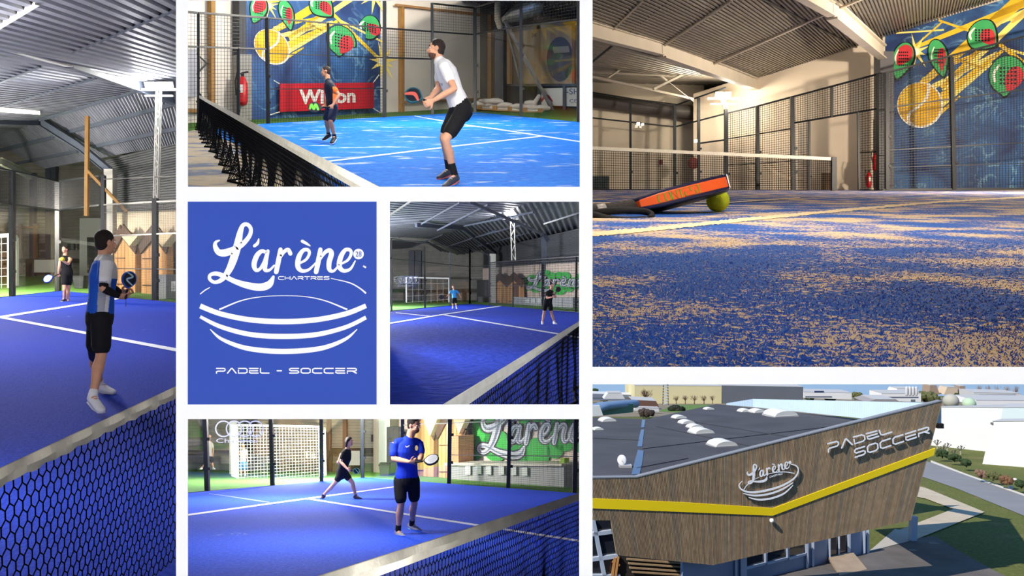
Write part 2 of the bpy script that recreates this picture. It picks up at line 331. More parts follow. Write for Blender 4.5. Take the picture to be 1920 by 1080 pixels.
# ---------------------------------------------------------------- the blue club sign
def zlogo(x, y, off): return px(340+x*.3704, 370+y*.3704, 1)*(D-.0005-off)
m_blue = mat('sign_blue', (62, 88, 184), .8, spec=.0); m_let = mat('sign_white', (252, 252, 253), .8, spec=0.0)
sg = thing('club_sign', px(529, 758, D), 'square blue club sign with white script lettering and padel soccer line', 'sign')
mb = MB(); mb.prism([px(352, 378, D-.0005), px(706, 378, D-.0005), px(706, 758.5, D-.0005), px(352, 758.5, D-.0005)], (0, .0005, 0)); mb.build('sign_board', m_blue, sg)
mb = MB()
for st in LOGO: ribbon(mb, st, zlogo, 0, .0008)
mb.build('script_lettering', m_let, sg)
for st in RINGS:
    mb = MB(); ribbon(mb, st, zlogo, 0, .0006, ends=False, k=10); mb.build('ring_arc', m_let, sg)
mb = MB(); disc(mb, 897, 287, 27, zlogo, 0, .0009); b = mb.build('number_badge', m_let, sg)
mb = MB(); text_mesh(mb, '28', zlogo, 882, 274, 912, 300, .0012); mb.build('badge_number', m_blue, b)
mb = MB(); techno(mb, 'CHARTRES', [(492, 401), (748, 401), (748, 416), (492, 416)], 4, zlogo, 0, .0007); mb.build('town_lettering', m_let, sg)
mb = MB(); techno(mb, 'PADEL', [(178, 866), (444, 866), (444, 890), (178, 890)], 6.5, zlogo, 0, .0007)
techno(mb, '-', [(478, 866), (512, 866), (512, 890), (478, 890)], 6.5, zlogo, 0, .0007)
techno(mb, 'SOCCER', [(548, 866), (886, 866), (886, 890), (548, 890)], 6.5, zlogo, 0, .0007); mb.build('sport_lettering', m_let, sg)
# ================================================================ people
SKIN = mat('skin', (214, 160, 130), .55, noise=.05, nscale=20); SKIN2 = mat('skin_tan', (190, 135, 105), .55, noise=.05, nscale=20)
HAIR = mat('hair_dark', (38, 28, 24), .6, noise=.3, nscale=90, bump=.5); BLACK = mat('cloth_black', (22, 22, 26), .85, noise=.12, nscale=25, bump=.4)
WHITEC = mat('cloth_white', (236, 236, 240), .85, noise=.04, nscale=12, bump=.4); EYEW = mat('eye_white', (235, 230, 225), .3); DARK = mat('dark_detail', (25, 18, 18), .5); LIP = mat('lips', (165, 85, 80), .5)
def lerp(a, b, t): return a+(b-a)*t
def person(P, J, t, label, face=(0, 1, 0), S=1.0, skin=None, shirt=None, shirtfn=None, sleeve=.55, tank=False, shorts=None, shortlen=.8, leglen=None, legmat=None,
           hair='short', hairmat=None, sock=None, sockh=.12, shoe=None, sole=None, vox=.008, grip=(1, 1), facing=None, armsleeve=None, beard=False, cutoff=None, group=None, bare=False):
    """J: pixel joints name -> (u, v[, depth offset]); t: depth of the pelvis"""
    skin = skin or SKIN; hairmat = hairmat or HAIR; shoe = shoe or WHITEC; sole = sole or WHITEC; up = V((0, 0, 1))
    q = {k: px(j[0], j[1], t+(j[2] if len(j) > 2 else 0)) for k, j in J.items()}
    base = V((q['pe'].x, q['pe'].y, min(q['anA'].z, q['anB'].z)-.07*S))
    root = thing('person', base, label, 'person', group)
    side_sh = (q['shB']-q['shA']).normalized(); side_hp = (q['hpB']-q['hpA']).normalized()
    ch = lerp(q['pe'], q['nk'], .68); wa = lerp(q['pe'], q['nk'], .32)
    if 'ch' in q: ch = q['ch']
    if 'wa' in q: wa = q['wa']
    def torso(mb, g, top=True, bottom=-.06):
        d = (q['nk']-q['pe']).normalized()
        pts = [q['pe']+d*bottom*S, lerp(q['pe'], wa, .3), wa, lerp(wa, ch, .55), ch, lerp(ch, q['nk'], .55), lerp(ch, q['nk'], .82)]
        rad = [(.155, .108), (.16, .115), (.138, .105), (.15, .112), (.168, .12), (.15, .1), (.095, .07)]
        if not top: pts, rad = pts[:3], rad[:3]
        s = (side_sh+side_hp)/2
        mb.tube(pts, [((a+g)*S, (b+g)*S) for a, b in rad], 20, side=s)
    def hand(mb, wr, hd, curl):
        hd = hd.normalized(); sd = hd.cross(V((.1, .9, .3))).normalized(); nn = sd.cross(hd)
        mb.tube([wr, wr+hd*.045*S, wr+hd*.085*S], [(.028*S, .022*S), (.042*S, .018*S), (.04*S, .016*S)], 10, side=sd)
        for k in range(4):
            a = wr+hd*.085*S+sd*(k-1.5)*.0215*S; ln = [.068, .078, .074, .056][k]*S; pts = [a]; dr = hd.copy()
            for j in range(3):
                dr = (Matrix.Rotation(curl*1.15*(.7+.3*j), 3, sd)@dr); pts.append(pts[-1]+dr*ln*[.45, .32, .23][j])
            mb.tube(pts, [.0105*S, .0098*S, .009*S, .008*S], 8)
        a = wr+hd*.03*S+sd*.035*S; th = (sd*.8+hd*.6).normalized(); th2 = (Matrix.Rotation(curl*.8, 3, sd)@(hd*.9+sd*.2)).normalized()
        mb.tube([a, a+th*.035*S, a+th*.035*S+th2*.035*S], [.014*S, .012*S, .009*S], 8)
    mb = MB()
    torso(mb, -.012)
    f = V(face).normalized(); c = q['hd']; sd = f.cross(up).normalized(); hu = sd.cross(f).normalized()
    mb.tube([q['nk']-up*.03*S, lerp(q['nk'], c, .5)-f*.012*S, c-hu*.03*S-f*.01*S], [.064*S, .056*S, .06*S], 12)
    mb.ball(c+hu*.03*S-f*.008*S, (.074*S, .094*S, .093*S), 16, x=sd, y=f); mb.ball(c+f*.03*S-hu*.045*S, (.056*S, .06*S, .066*S), 14, x=sd, y=f)
    mb.ball(c+f*.062*S-hu*.085*S, (.03*S, .024*S, .022*S), 10, x=sd, y=f)
    mb.tube([c+f*.082*S+hu*.012*S, c+f*.104*S-hu*.022*S], [.009*S, .015*S], 8)
    for k in (-1, 1): mb.ball(c+sd*k*.075*S-f*.008*S-hu*.004*S, (.012*S, .022*S, .033*S), 10, x=sd, y=f)
    for k in (-1, 1): mb.ball(c+sd*k*.035*S+f*.072*S-hu*.02*S, (.022*S, .016*S, .02*S), 8, x=sd, y=f)
    hands = []
    for X, cu in zip('AB', grip):
        sh, el, wr = q['sh'+X], q['el'+X], q['wr'+X]; mid = lerp(el, wr, .35)
        mb.tube([lerp(sh, q['nk'], .25), sh, lerp(sh, el, .5), el], [.05*S, .056*S, .047*S, .04*S], 12); mb.tube([el, mid, lerp(el, wr, .75), wr], [.038*S, .041*S, .032*S, (.03*S, .024*S)], 12)
        hd = (q['ha'+X]-wr) if 'ha'+X in q else (wr-el)
        hand(mb, wr, hd, cu)
        hp, kn, an = q['hp'+X], q['kn'+X], q['an'+X]; to = q['to'+X]
        mb.tube([hp, lerp(hp, kn, .45), lerp(hp, kn, .85), kn], [.085*S, .077*S, .058*S, .054*S], 14)
        back = (an-to); back.z = 0; back = back.normalized()*.014*S if back.length > 1e-4 else V((0, 0, 0))
        mb.tube([kn, lerp(kn, an, .12), lerp(kn, an, .34)+back, lerp(kn, an, .7), an], [.052*S, .05*S, .057*S, .04*S, .037*S], 14)
        mb.tube([an, lerp(an, to, .6)-up*.02*S, to], [.036*S, .03*S, .022*S], 10)
    mf = None; mats_ = [skin]
    if armsleeve:
        mats_ = [skin, armsleeve]
        def mf(p):
            for X in 'AB':
                sh, el, wr = q['sh'+X], q['el'+X], q['wr'+X]
                for a_, b_ in ((sh, el), (el, wr)):
                    tt = (p-a_).dot(b_-a_)/(b_-a_).length_squared
                    if 0 <= tt <= .96 and (p-lerp(a_, b_, tt)).length < .07*S: return 1
            return 0
    body = remesh(mb.build('body', mats_, root, clip=False), vox, 2, mf)
    # ---- face and hair
    if vox < .012:
        for k in (-1, 1):
            mb = MB(); mb.ball(c+sd*k*.031*S+f*.078*S+hu*.012*S, (.014*S, .011*S, .008*S), 8, x=sd, y=f); e = mb.build('eye', EYEW, root, clip=False)
            mb = MB(); mb.ball(c+sd*k*.031*S+f*.085*S+hu*.012*S, .0065*S, 8); mb.build('iris', DARK, e, clip=False)
            mb = MB(); mb.tube([c+sd*k*.014*S+f*.089*S+hu*.031*S, c+sd*k*.05*S+f*.078*S+hu*.033*S], .005*S, 6); mb.build('eyebrow', hairmat, root, clip=False)
        mb = MB(); mb.tube([c-sd*.024*S+f*.082*S-hu*.052*S, c+f*.092*S-hu*.05*S, c+sd*.024*S+f*.082*S-hu*.052*S], .007*S, 6); mb.build('mouth', LIP, root, clip=False)
    mb = MB()
    mb.ball(c+hu*.043*S-f*.018*S, (.081*S, .096*S, .092*S), 16, x=sd, y=f)
    mb.ball(c-hu*.012*S-f*.045*S, (.073*S, .058*S, .07*S), 14, x=sd, y=f)
    if hair == 'bun': mb.ball(c+hu*.02*S-f*.125*S, .045*S, 10)
    if hair == 'tail': mb.tube([c+hu*.04*S-f*.1*S, c-f*.15*S-hu*.03*S, c-f*.14*S-hu*.14*S, c-f*.11*S-hu*.22*S], [.025*S, .04*S, .035*S, .015*S], 10)
    if hair == 'bob':
        for k in (-1, 1): mb.tube([c+hu*.06*S+sd*k*.07*S-f*.01*S, c+sd*k*.088*S-f*.03*S, c+sd*k*.085*S-hu*.11*S-f*.03*S], [.03*S, .035*S, .025*S], 10)
        mb.tube([c-f*.08*S+hu*.03*S, c-f*.08*S-hu*.12*S], [(.09*S, .04*S), (.08*S, .03*S)], 12, side=sd)
    remesh(mb.build('hair', hairmat, root, clip=False), max(vox, .008), 2)
    if beard:
        mb = MB(); mb.ball(c+f*.034*S-hu*.066*S, (.056*S, .06*S, .052*S), 12, x=sd, y=f); mb.build('beard', mat('beard', (88, 62, 50), .8, noise=.2, nscale=60), root, True, clip=False)
    # ---- clothes
    if shirt:
        mb = MB(); torso(mb, .012, bottom=-.05)
        if not tank:
            for X in 'AB':
                sh, el = q['sh'+X], q['el'+X]
                mb.tube([lerp(sh, q['nk'], .45), lerp(sh, q['nk'], .1), sh, lerp(sh, el, sleeve*.5), lerp(sh, el, sleeve)], [.06*S, .068*S, .074*S, .07*S, .072*S], 14)
            mb.tube([lerp(q['shA'], q['nk'], .3), q['nk']-up*.015*S, lerp(q['shB'], q['nk'], .3)], [.05*S, .06*S, .05*S], 12)
        else:
            for X in 'AB': mb.tube([lerp(q['sh'+X], ch, .5), lerp(q['sh'+X], q['nk'], .5)+up*.005], [.07*S, .045*S], 10)
        fn = (lambda p: shirtfn(p, q)) if shirtfn else None
        remesh(mb.build('shirt', shirt, root, clip=False), vox, 3, fn)
    if shorts:
        mb = MB(); d = (q['nk']-q['pe']).normalized()
        mb.tube([q['pe']-d*.07*S, q['pe'], lerp(q['pe'], wa, .55)], [(.165*S, .125*S), (.172*S, .13*S), (.15*S, .118*S)], 18, side=side_hp)
        for X in 'AB':
            hp, kn = q['hp'+X], q['kn'+X]
            mb.tube([hp+up*.02*S, lerp(hp, kn, shortlen*.5), lerp(hp, kn, shortlen)], [.098*S, .094*S, .088*S], 16)
        remesh(mb.build('shorts', shorts, root, clip=False), vox, 3)
    if legmat:
        for X in 'AB':
            if leglen and X in leglen:
                hp, kn, an = q['hp'+X], q['kn'+X], q['an'+X]; mb = MB()
                mb.tube([lerp(hp, kn, .6), kn, lerp(kn, an, leglen[X])], [.075*S, .062*S, .062*S], 14); mb.build('legging', legmat, root, True, clip=False)
    for X in 'AB':
        kn, an, to = q['kn'+X], q['an'+X], q['to'+X]
        if sock:
            mb = MB(); mb.tube([lerp(an, kn, sockh/.42), lerp(an, kn, .03), an-up*.03*S], [.043*S, .043*S, .044*S], 12); mb.build('sock', sock, root, True, clip=False)
        ax = (to-an); ax.z *= .5; ln = ax.length; ax.normalize(); hl = an-ax*.045*S-up*.035*S; sdx = ax.cross(up).normalized()
        mb = MB(); mb.tube([hl, an-up*.03*S, lerp(an, to, .5)-up*.018*S, lerp(an, to, .85)-up*.01*S, to], [(.038*S, .042*S), (.043*S, .05*S), (.046*S, .038*S), (.046*S, .03*S), (.036*S, .022*S)], 14, side=sdx)
        mb.tube([an+up*.012*S, an-up*.03*S], [.046*S, .05*S], 12)
        sh_ = remesh(mb.build('shoe', shoe, root, clip=False), max(vox*.8, .006), 2)
        mb = MB(); a = hl-up*.037*S; b = to-up*.022*S
        mb.tube([a, lerp(a, b, .5)-up*.012*S, b], [(.042*S, .014*S), (.044*S, .014*S), (.04*S, .013*S)], 12, side=sdx); mb.build('sole', sole, sh_, True, clip=False)
        if vox < .009:
            for k in range(3):
                w = lerp(an, to, .3+.15*k)+up*(.022-.006*k)*S; mb = MB(); mb.tube([w-sdx*.028*S, w+up*.008*S, w+sdx*.028*S], .004*S, 6); mb.build('lace', WHITEC, sh_, True, clip=False)
    return root, q
def racket(a, direction, normal, label, faceA, edge, grip_c=None, S=1.0, holes=True, mark=None, group=None, name='padel_racket', strap=True, long=True):
    """padel racket: a = end of the handle, direction towards the head, normal of the hitting face"""
    a = V(a); d = V(direction).normalized(); n = V(normal); n = (n-d*n.dot(d)).normalized(); s = d.cross(n)
    root = thing(name, a, label, 'racket', group)
    mp = lambda x, y, off: a+s*x*S+d*y*S+n*off*S
    out_ = []
    for k in range(36):
        an = 2*math.pi*k/36; x = .128*math.sin(an); y = .31-.135*math.cos(an)
        if y < .25: x *= max(.32, 1-(.25-y)*4.2); y = .25-(.25-y)*1.25
        out_.append((x, y))
    mb = MB(); n_ = len(out_)
    mb.add([mp(x, y, z) for z in (-.017, .017) for x, y in out_], [tuple(range(n_-1, -1, -1)), tuple(range(n_, 2*n_))]+[(i, (i+1) % n_, n_+(i+1) % n_, n_+i) for i in range(n_)])
    fr = mb.build('frame', edge, root, clip=False)
    for sg_ in (-1, 1):
        mb = MB(); shape(mb, [(x*.86, .31+(y-.31)*.86) for x, y in out_], mp, 0, .0178*sg_); fc = mb.build('hitting_face', faceA, root, clip=False)
        if holes:
            mb = MB()
            for i in range(-3, 4):
                for j in range(-3, 4):
                    if i*i+j*j < 11: disc(mb, i*.024, .325+j*.024, .0058, mp, 0, .0185*sg_, n=8)
            h = mb.build('hole_pattern', DARK, fc, clip=False)
        if mark and sg_ == mark[0]:
            mb = MB(); ribbon(mb, mark[1], mp, 0, .0187*sg_); mb.build('face_mark', mark[2], fc, clip=False)
    mb = MB(); mb.tube([mp(0, 0, 0), mp(0, .06, 0), mp(0, .13, 0)], [.017*S, .0165*S, .017*S], 10); mb.build('handle', grip_c or mat('grip_black', (28, 28, 30), .8), root, True, clip=False)
    mb = MB(); mb.tube([mp(0, -.008, 0), mp(0, .004, 0)], .02*S, 10); mb.build('butt_cap', DARK, root, True, clip=False)
    if strap: mb = MB(); mb.tube([mp(0, 0, 0)+V((0, 0, -.03))*S, mp(.01, 0, 0)+V((.01, 0, -.09))*S, mp(-.01, 0, 0)+V((-.012, 0, -.15))*S], .004*S, 6); mb.build('wrist_strap', DARK, root, True, clip=False)
    return root
# ---------------------------------------------------------------- shared court pieces
STEEL = mat('post_black', (30, 33, 38), .45, noise=.1, nscale=3); WIRE = mat('wire_black', (26, 28, 32), .5); GLASS = glass_mat('court_glass', .055); TAPE = mat('net_tape', (232, 228, 215), .8, noise=.07, nscale=9, bump=.5)
NET = mat('net_black', (9, 10, 14), .9, spec=.05)
def wiregrid(pl, quad, du, dv, w, name, parent, m=None, off=0):
    """welded mesh on a wall plane: quad = 4 pixel corners TL TR BR BL; du, dv spacing in metres"""
    a, b, c, d = [pl.p(*q, off) for q in quad]; mb = MB(); nu = max(2, int((b-a).length/du)); nv = max(2, int(max((d-a).length, (c-b).length)/dv))
    for i in range(nu+1): s = i/nu; mb.bar(lerp(a, b, s), lerp(d, c, s), w)
    for i in range(nv+1): s = i/nv; mb.bar(lerp(a, d, s), lerp(b, c, s), w)
    return mb.build(name, m or WIRE, parent)
def court_line(P, pts, parent, m, name='court_line'):
    """pts: [(u, v, thickness in px)] painted line lying on the turf"""
    mb = MB()
    for (u0, v0, w0), (u1, v1, w1) in zip(pts, pts[1:]):
        mb.prism([P.g(u0, v0-w0*.42, .023), P.g(u1, v1-w1*.42, .023), P.g(u1, v1+w1*.42, .023), P.g(u0, v0+w0*.42, .023)], (0, 0, .004))
    return mb.build(name, m, parent)
def net_cells(mb, top, bot, length, cw, chh, w, sag=None):
    """hexagonal netting; top(s), bot(s) give world points for s in 0..length"""
    nc = int(length/cw); H0 = (top(0)-bot(0)).length; nr = int(H0/chh)
    def pt(i, j, o):
        s = (i+o)*cw; r = min(1, max(0, j)/nr); p = lerp(top(min(s, length)), bot(min(s, length)), r)
        return p+sag(s, r) if sag else p
    for i in range(nc):
        for j in range(nr):
            o = .5 if j % 2 else 0
            mb.bar(pt(i, j+.0, o), pt(i, j+.6, o), w)
            o2 = 0 if j % 2 else .5
            mb.bar(pt(i, j+.6, o), pt(i, j+1, o2), w)
            mb.bar(pt(i, j+.6, o), pt(i-1 if not j % 2 else i+1, j+1, o2), w)
def flood_head(P, top, s, label, poleto, m_pole, n=4, emit=40, facing=(-.4, -.6, -.35)):
    root = thing('floodlight_mast', poleto, label, 'floodlight')
    mb = MB(); top = V(top); poleto = V(poleto)
    for dx, dy in ((-1, -1), (1, -1), (1, 1), (-1, 1)): mb.bar(poleto+V((dx*.06*s, dy*.06*s, 0)), top+V((dx*.06*s, dy*.06*s, 0)), .03*s)
    k = int((top-poleto).length/(.25*s))
    for i in range(k):
        a, b = lerp(poleto, top, i/k), lerp(poleto, top, (i+1)/k); e = 1 if i % 2 else -1
        mb.bar(a+V((-.06*s*e, -.06*s, 0)), b+V((.06*s*e, -.06*s, 0)), .02*s); mb.bar(a+V((-.06*s, -.06*s*e, 0)), b+V((-.06*s, .06*s*e, 0)), .02*s)
    mb.build('mast', m_pole, root)
    mb = MB(); mb.bar(top+V((-.55*s, 0, 0)), top+V((.55*s, 0, 0)), .07*s); mb.bar(top+V((-.45*s, 0, -.2*s)), top+V((.45*s, 0, -.2*s)), .05*s); mb.build('cross_arm', m_pole, root)
    fd = V(facing).normalized(); sx_ = V((1, 0, 0)); uz = sx_.cross(fd).normalized()
    for i in range(n):
        c = top+V(((i-(n-1)/2)*.3*s, -.05*s, .13*s)); x, y = sx_*.13*s, uz*.1*s
        mb = MB(); mb.prism([c-x-y, c+x-y, c+x+y, c-x+y], -fd*.07*s); h = mb.build('lamp_head', m_pole, root)
        mb = MB(); mb.prism([c-x*.9-y*.9+fd*.004, c+x*.9-y*.9+fd*.004, c+x*.9+y*.9+fd*.004, c-x*.9+y*.9+fd*.004], fd*.01); mb.build('lamp_lens', mat('lamp_glow_%d' % emit, (255, 252, 245), emit=emit), h)
    return root
def fence(P, pl, label, posts, rails, grids=(), panes=(), pw=.1, cell=(.05, .05), wire=.006, clipsz=True, group=None, off=0, railw=.06, name='court_fence'):
    """posts (u_top, v_top, u_base, v_base, width px); rails (u0, v0, u1, v1, px)"""
    root = thing(name, pl.p(posts[0][2], posts[0][3]), label, 'fence', group)
    for u0, v0, u1, v1, w in posts:
        a, b = pl.p(u1, v1, off), pl.p(u0, v0, off); ww = w/F*a.y; mb = MB(); mb.bar(a, b, ww); po = mb.build('post', STEEL, root)
        if v1-v0 > 60:
            for k in (.2, .45): mb = MB(); mb.box(lerp(a, b, k)+V((ww*.7, -ww*.4, 0)), (ww*.7, ww*.5, ww*.7)); mb.build('clamp', STEEL, po)
    for u0, v0, u1, v1, w in rails:
        a, b = pl.p(u0, v0, off), pl.p(u1, v1, off); mb = MB(); mb.bar(a, b, w/F*(a.y+b.y)/2); mb.build('rail', STEEL, root)
    for qd in grids: wiregrid(pl, qd, cell[0], cell[1], wire, 'wire_mesh', root, off=off)
    for qd in panes: mb = MB(); mb.prism([pl.p(*q, off) for q in qd], pl.n*.012); mb.build('glass_pane', GLASS, root)
    return root
# ================================================================ left opening: blue court, man in white and blue shirt, woman by the far glass
P1 = Panel(470, 1.6, (-430, 339, -400, 1450)); P1.on(); P = P1
GREEN = turf_mat('green_turf', (88, 138, 60), (112, 158, 78), amount=2, fine=30)
T1 = turf_mat('blue_turf_deep', (22, 48, 156), (32, 63, 182), sand=(150, 170, 225), amount=.75, fine=45, patch=.8, bump=.5)
LINE = mat('line_white', (225, 228, 240), .8, noise=.06, nscale=6)
mb = MB(); mb.poly([P.gt(-700, 1.62), P.gt(700, 1.62), P.gt(700, 70), P.gt(-700, 70)]); struct(mb.build('floor', GREEN))
mb = MB(); mb.prism([P.g(115, 546), P.g(-440, 607), P.g(-440, 1380), P.g(339, 1380), P.g(339, 569)], (0, 0, .015)); fl = struct(mb.build('floor_court', T1))
court_line(P, [(-300, 644, 7), (0, 596.5, 4.5), (159, 571, 3.5), (240, 558, 3)], fl, LINE); court_line(P, [(0, 596.5, 4.5), (167, 628, 5.5), (339, 660.5, 7)], fl, LINE)
# walls and roof
WL = P.wall((-200, 517), (215, 518)); WR = P.wall((200, 541), (330, 552))
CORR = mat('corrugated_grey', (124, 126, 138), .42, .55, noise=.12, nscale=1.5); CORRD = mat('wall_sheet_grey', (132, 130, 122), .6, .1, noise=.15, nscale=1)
STL = mat('beam_dark', (66, 72, 84), .5, noise=.12, nscale=2); STLW = mat('beam_light', (168, 166, 158), .55, noise=.08, nscale=2)
mb = MB(); mb.sheet(WL.p(-430, 520), WL.p(-430, 250), WL.p(230, 250), WL.p(230, 518), 40, .06); struct(mb.build('wall_far', CORRD))
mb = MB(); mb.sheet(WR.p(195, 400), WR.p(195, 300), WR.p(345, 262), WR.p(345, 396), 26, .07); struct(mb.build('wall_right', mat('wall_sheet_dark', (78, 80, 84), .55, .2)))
CREAM = mat('wall_cream', (205, 190, 165), .8, noise=.08, nscale=1.2)
mb = MB(); mb.prism([WR.p(195, 398), WR.p(345, 394), WR.p(345, 556), WR.p(195, 541)], -WR.n*.1); struct(mb.build('wall_right', CREAM))
for k in range(4): pass
E1, E2 = WR.p(223, 290), WR.p(329, 270); APX = px(75, 225, 34); RA = Plane(E1, E2, APX)
dr = (E1-E2).normalized(); RB = Plane(APX, APX+dr*5, px(0, 222, 30.8))
rl = lambda u: 225-.317*(u-75)
def roofp(u, v, off=0): return (RA if v > rl(u) else RB).p(u, v, off)
nA = RA.n if RA.n.z < 0 else -RA.n
def q3(u, v): return RA.p(u, v)
mb = MB(); mb.sheet(RA.p(-30, rl(-30)), RA.p(341, rl(341)), E2+(E2-E1)*.25, WR.p(170, 300)+dr*6, 80, .09, rows=2); ro = struct(mb.build('ceiling', CORR))
a, b = APX+dr*14, RB.p(341, rl(341)); w = (px(0, 222, 30.8)-APX).normalized()*26
mb = MB(); mb.sheet(a, b-dr*18, b-dr*18+w, a+w, 120, .08, rows=2); struct(mb.build('ceiling', CORR))
def beams(name, L, m, P_=None, fn=roofp, hh=1.4):
    for u0, v0, u1, v1, wpx in L:
        a, b = fn(u0, v0), fn(u1, v1); w = wpx/F*(a.y+b.y)/2; mb = MB(); mb.bar(a-V((0, 0, w*.5)), b-V((0, 0, w*.5)), w*.55, w); struct(mb.build(name, m))
beams('trim_purlin', [(135, 92, 339, 6, 9), (-60, 172, 75, 118, 8), (-60, 214, 180, 140, 7), (75, 220, 262, 163, 8), (127, 245, 339, 188, 7), (175, 272, 339, 236, 7), (-20, 284, 98, 255, 6), (22, 306, 145, 281, 5)], STL)
beams('trim_purlin', [(-20, 52, 70, -4, 13)], STLW)
def ibeam(name, pts, wpx, m, t=None):
    for (u0, v0, t0), (u1, v1, t1) in zip(pts, pts[1:]):
        a, b = px(u0, v0, t0), px(u1, v1, t1); w = wpx/F*(t0+t1)/2; mb = MB(); mb.bar(a, b, w*.12, w); n = (b-a).normalized(); up_ = V((1, 0, 0)).cross(n)
        mb.bar(a+V((0, 0, w*.48)), b+V((0, 0, w*.48)), w*.5, w*.08); mb.bar(a-V((0, 0, w*.48)), b-V((0, 0, w*.48)), w*.5, w*.08); struct(mb.build(name, m))
tB = lambda u, v: roofp(u, v).y+1.2
ibeam('trim_rafter', [(-30, 66, tB(-30, 55)), (130, 112, tB(130, 100))], 30, STLW); ibeam('trim_rafter', [(130, 112, tB(130, 100)), (262, 160, tB(262, 140)), (345, 190, tB(345, 170))], 26, STL)
ibeam('trim_rafter', [(-40, 224, 29.5), (75, 228, 33.4), (150, 275, 32.2), (207, 322, 30.9)], 15, STL); ibeam('trim_rafter', [(-60, 288, 30), (0, 302, 33), (58, 330, 38)], 13, STLW)
mb = MB(); a = px(207, 318, 30.8); mb.bar(a, V((a.x, a.y, P.gz(a.y))), .35); struct(mb.build('trim_column', STLW))
for u, v0 in ((92, 312), (102, 312), (62, 325)):
    mb = MB(); a = WL.p(u, v0, .3); mb.bar(a, V((a.x, a.y, P.gz(a.y))), .3); struct(mb.build('trim_column', STL))
# skylight strip and yellow timbers
mb = MB(); mb.prism([RB.p(0, 203, -.15), RB.p(75, 210, -.15), RB.p(75, 215, -.15), RB.p(0, 210, -.15)], (0, 0, .03)); o = mb.build('roof_window', mat('skylight_glow', (255, 250, 235), emit=1.6)); struct(o); o.name = 'window_1'
TIMB = mat('timber_yellow', (150, 112, 62), .7, noise=.12, nscale=3)
mb = MB(); mb.bar(px(164, 218, 27.5), px(162, 405, 27.5), .12); mb.bar(px(164, 320, 27.4), px(238, 397, 27.4), .09); tag(mb.build('timber_prop', TIMB), 'tall thin yellow timber prop with slanted brace under the roof', 'timber')
# fences
LF = P.wall((0, 558.6), (115, 546)); RF = P.wall((115, 546), (329, 568))
fence(P, LF, 'glass and mesh court fence behind the goal in the tall left picture', [(23, 321, 23, 556, 8), (-110, 300, -110, 571, 10)],
      [(-110, 298, 23, 320, 3), (23, 320, 109, 340, 3), (-110, 366, 109, 394, 3), (-110, 571, 112, 547, 4)], [[(-110, 299), (109, 340), (109, 394), (-110, 366)]], [[(-110, 368), (22, 381), (22, 555), (-110, 570)], [(25, 382), (107, 394), (107, 546), (25, 555)]], wire=.007, cell=(.07, .07))
fence(P, RF, 'black mesh court fence before wooden cabins in the tall left picture', [(109, 340, 109, 547, 8), (194, 329, 194, 554, 7), (291, 372, 291, 565, 9)],
      [(109, 340, 194, 329, 3), (194, 336, 339, 330, 2), (109, 394, 194, 384, 3), (194, 384, 339, 376, 3), (194, 443, 339, 437, 3), (112, 547, 339, 569, 4), (194, 503, 339, 505, 2)],
      [[(109, 340), (194, 330), (194, 384), (109, 394)], [(194, 384), (339, 376), (339, 568), (194, 554)]], [[(111, 395), (192, 386), (192, 553), (111, 547)]], wire=.006, cell=(.055, .055))
pt_ = px(298, 168, 24.5); flood_head(P, pt_, 1.0, 'white lattice floodlight mast rising above the tall left picture fence', px(293, 372, 24.5), STLW, 3, 60)
light('POINT', 'floodlight_glow', pt_+V((0, -.5, -.1)), 350, size=.3)
# soccer goal
GW = mat('goal_white', (228, 230, 228), .5)
def goal(P, pts, label, w, net, nsp, group=None):
    root = thing('soccer_goal', pts[0], label, 'soccer goal', group); mb = MB()
    for a, b in zip(pts, pts[1:]): mb.bar(a, b, w)
    mb.build('goal_frame', GW, root)
    for a, b, c, d in net:
        mb = MB(); nu = max(2, int((b-a).length/nsp)); nv = max(2, int((d-a).length/nsp))
        for i in range(nu+1): mb.bar(lerp(a, b, i/nu), lerp(d, c, i/nu), w*.12)
        for i in range(nv+1): mb.bar(lerp(a, d, i/nv), lerp(b, c, i/nv), w*.12)
        mb.build('goal_net', GW, root)
    return root
gp = [px(-120, 449, 31), px(-120, 556, 31), px(19, 548, 33.0), px(19, 441, 33.0), px(-120, 437, 31)]
gq = [px(19, 441, 33), px(30, 445, 35), px(30, 543, 35), px(19, 548, 33)]
goal(P, [gp[1], gp[0], gp[3], gp[2], gq[2], gq[1], gq[0]], 'white framed soccer goal behind the fence, cut by the left frame edge', .16, [(gp[0], gp[3], gp[2], gp[1]), gq], .3)
# furniture at the far wall
def wbox(pl, u0, v0, u1, v1, off, dep, name, m, lab=None, cat=None, group=None, par=None, st=False):
    mb = MB(); mb.prism([pl.p(u0, v0, off), pl.p(u1, v0, off), pl.p(u1, v1, off), pl.p(u0, v1, off)], pl.n*dep); o = mb.build(name, m, par)
    if lab: tag(o, lab, cat, group)
    if st: struct(o)
    return o
RAIL = mat('rail_brown', (52, 44, 40), .6); WPANEL = mat('panel_white', (205, 208, 205), .6); DG = mat('dark_grey', (58, 60, 64), .6); BROWN = mat('timber_brown', (112, 82, 66), .7, noise=.15, nscale=2)
def barrier(P, pl, u0, u1, vt, vb, off, label, n=5, hw=.12):
    root = thing('barrier', pl.p(u0, vb, off), label, 'barrier'); mb = MB(); a, b = pl.p(u0, vt, off), pl.p(u1, vt, off); mb.bar(a, b, hw, hw*1.6); mb.build('rail', RAIL, root)
    for i in range(n): p = lerp(a, b, i/(n-1)); mb = MB(); mb.bar(p, V((p.x, p.y, P.gz(p.y))), hw); mb.build('post', RAIL, root)
barrier(P, WL, -100, 155, 489, 516, 1.2, 'dark pitch barrier rail along the far wall, tall left picture', 6, .16)
wbox(WL, 65, 487, 104, 511, 1.5, .05, 'advert_board', WPANEL, 'white board hanging on the dark barrier behind the woman in black', 'board')
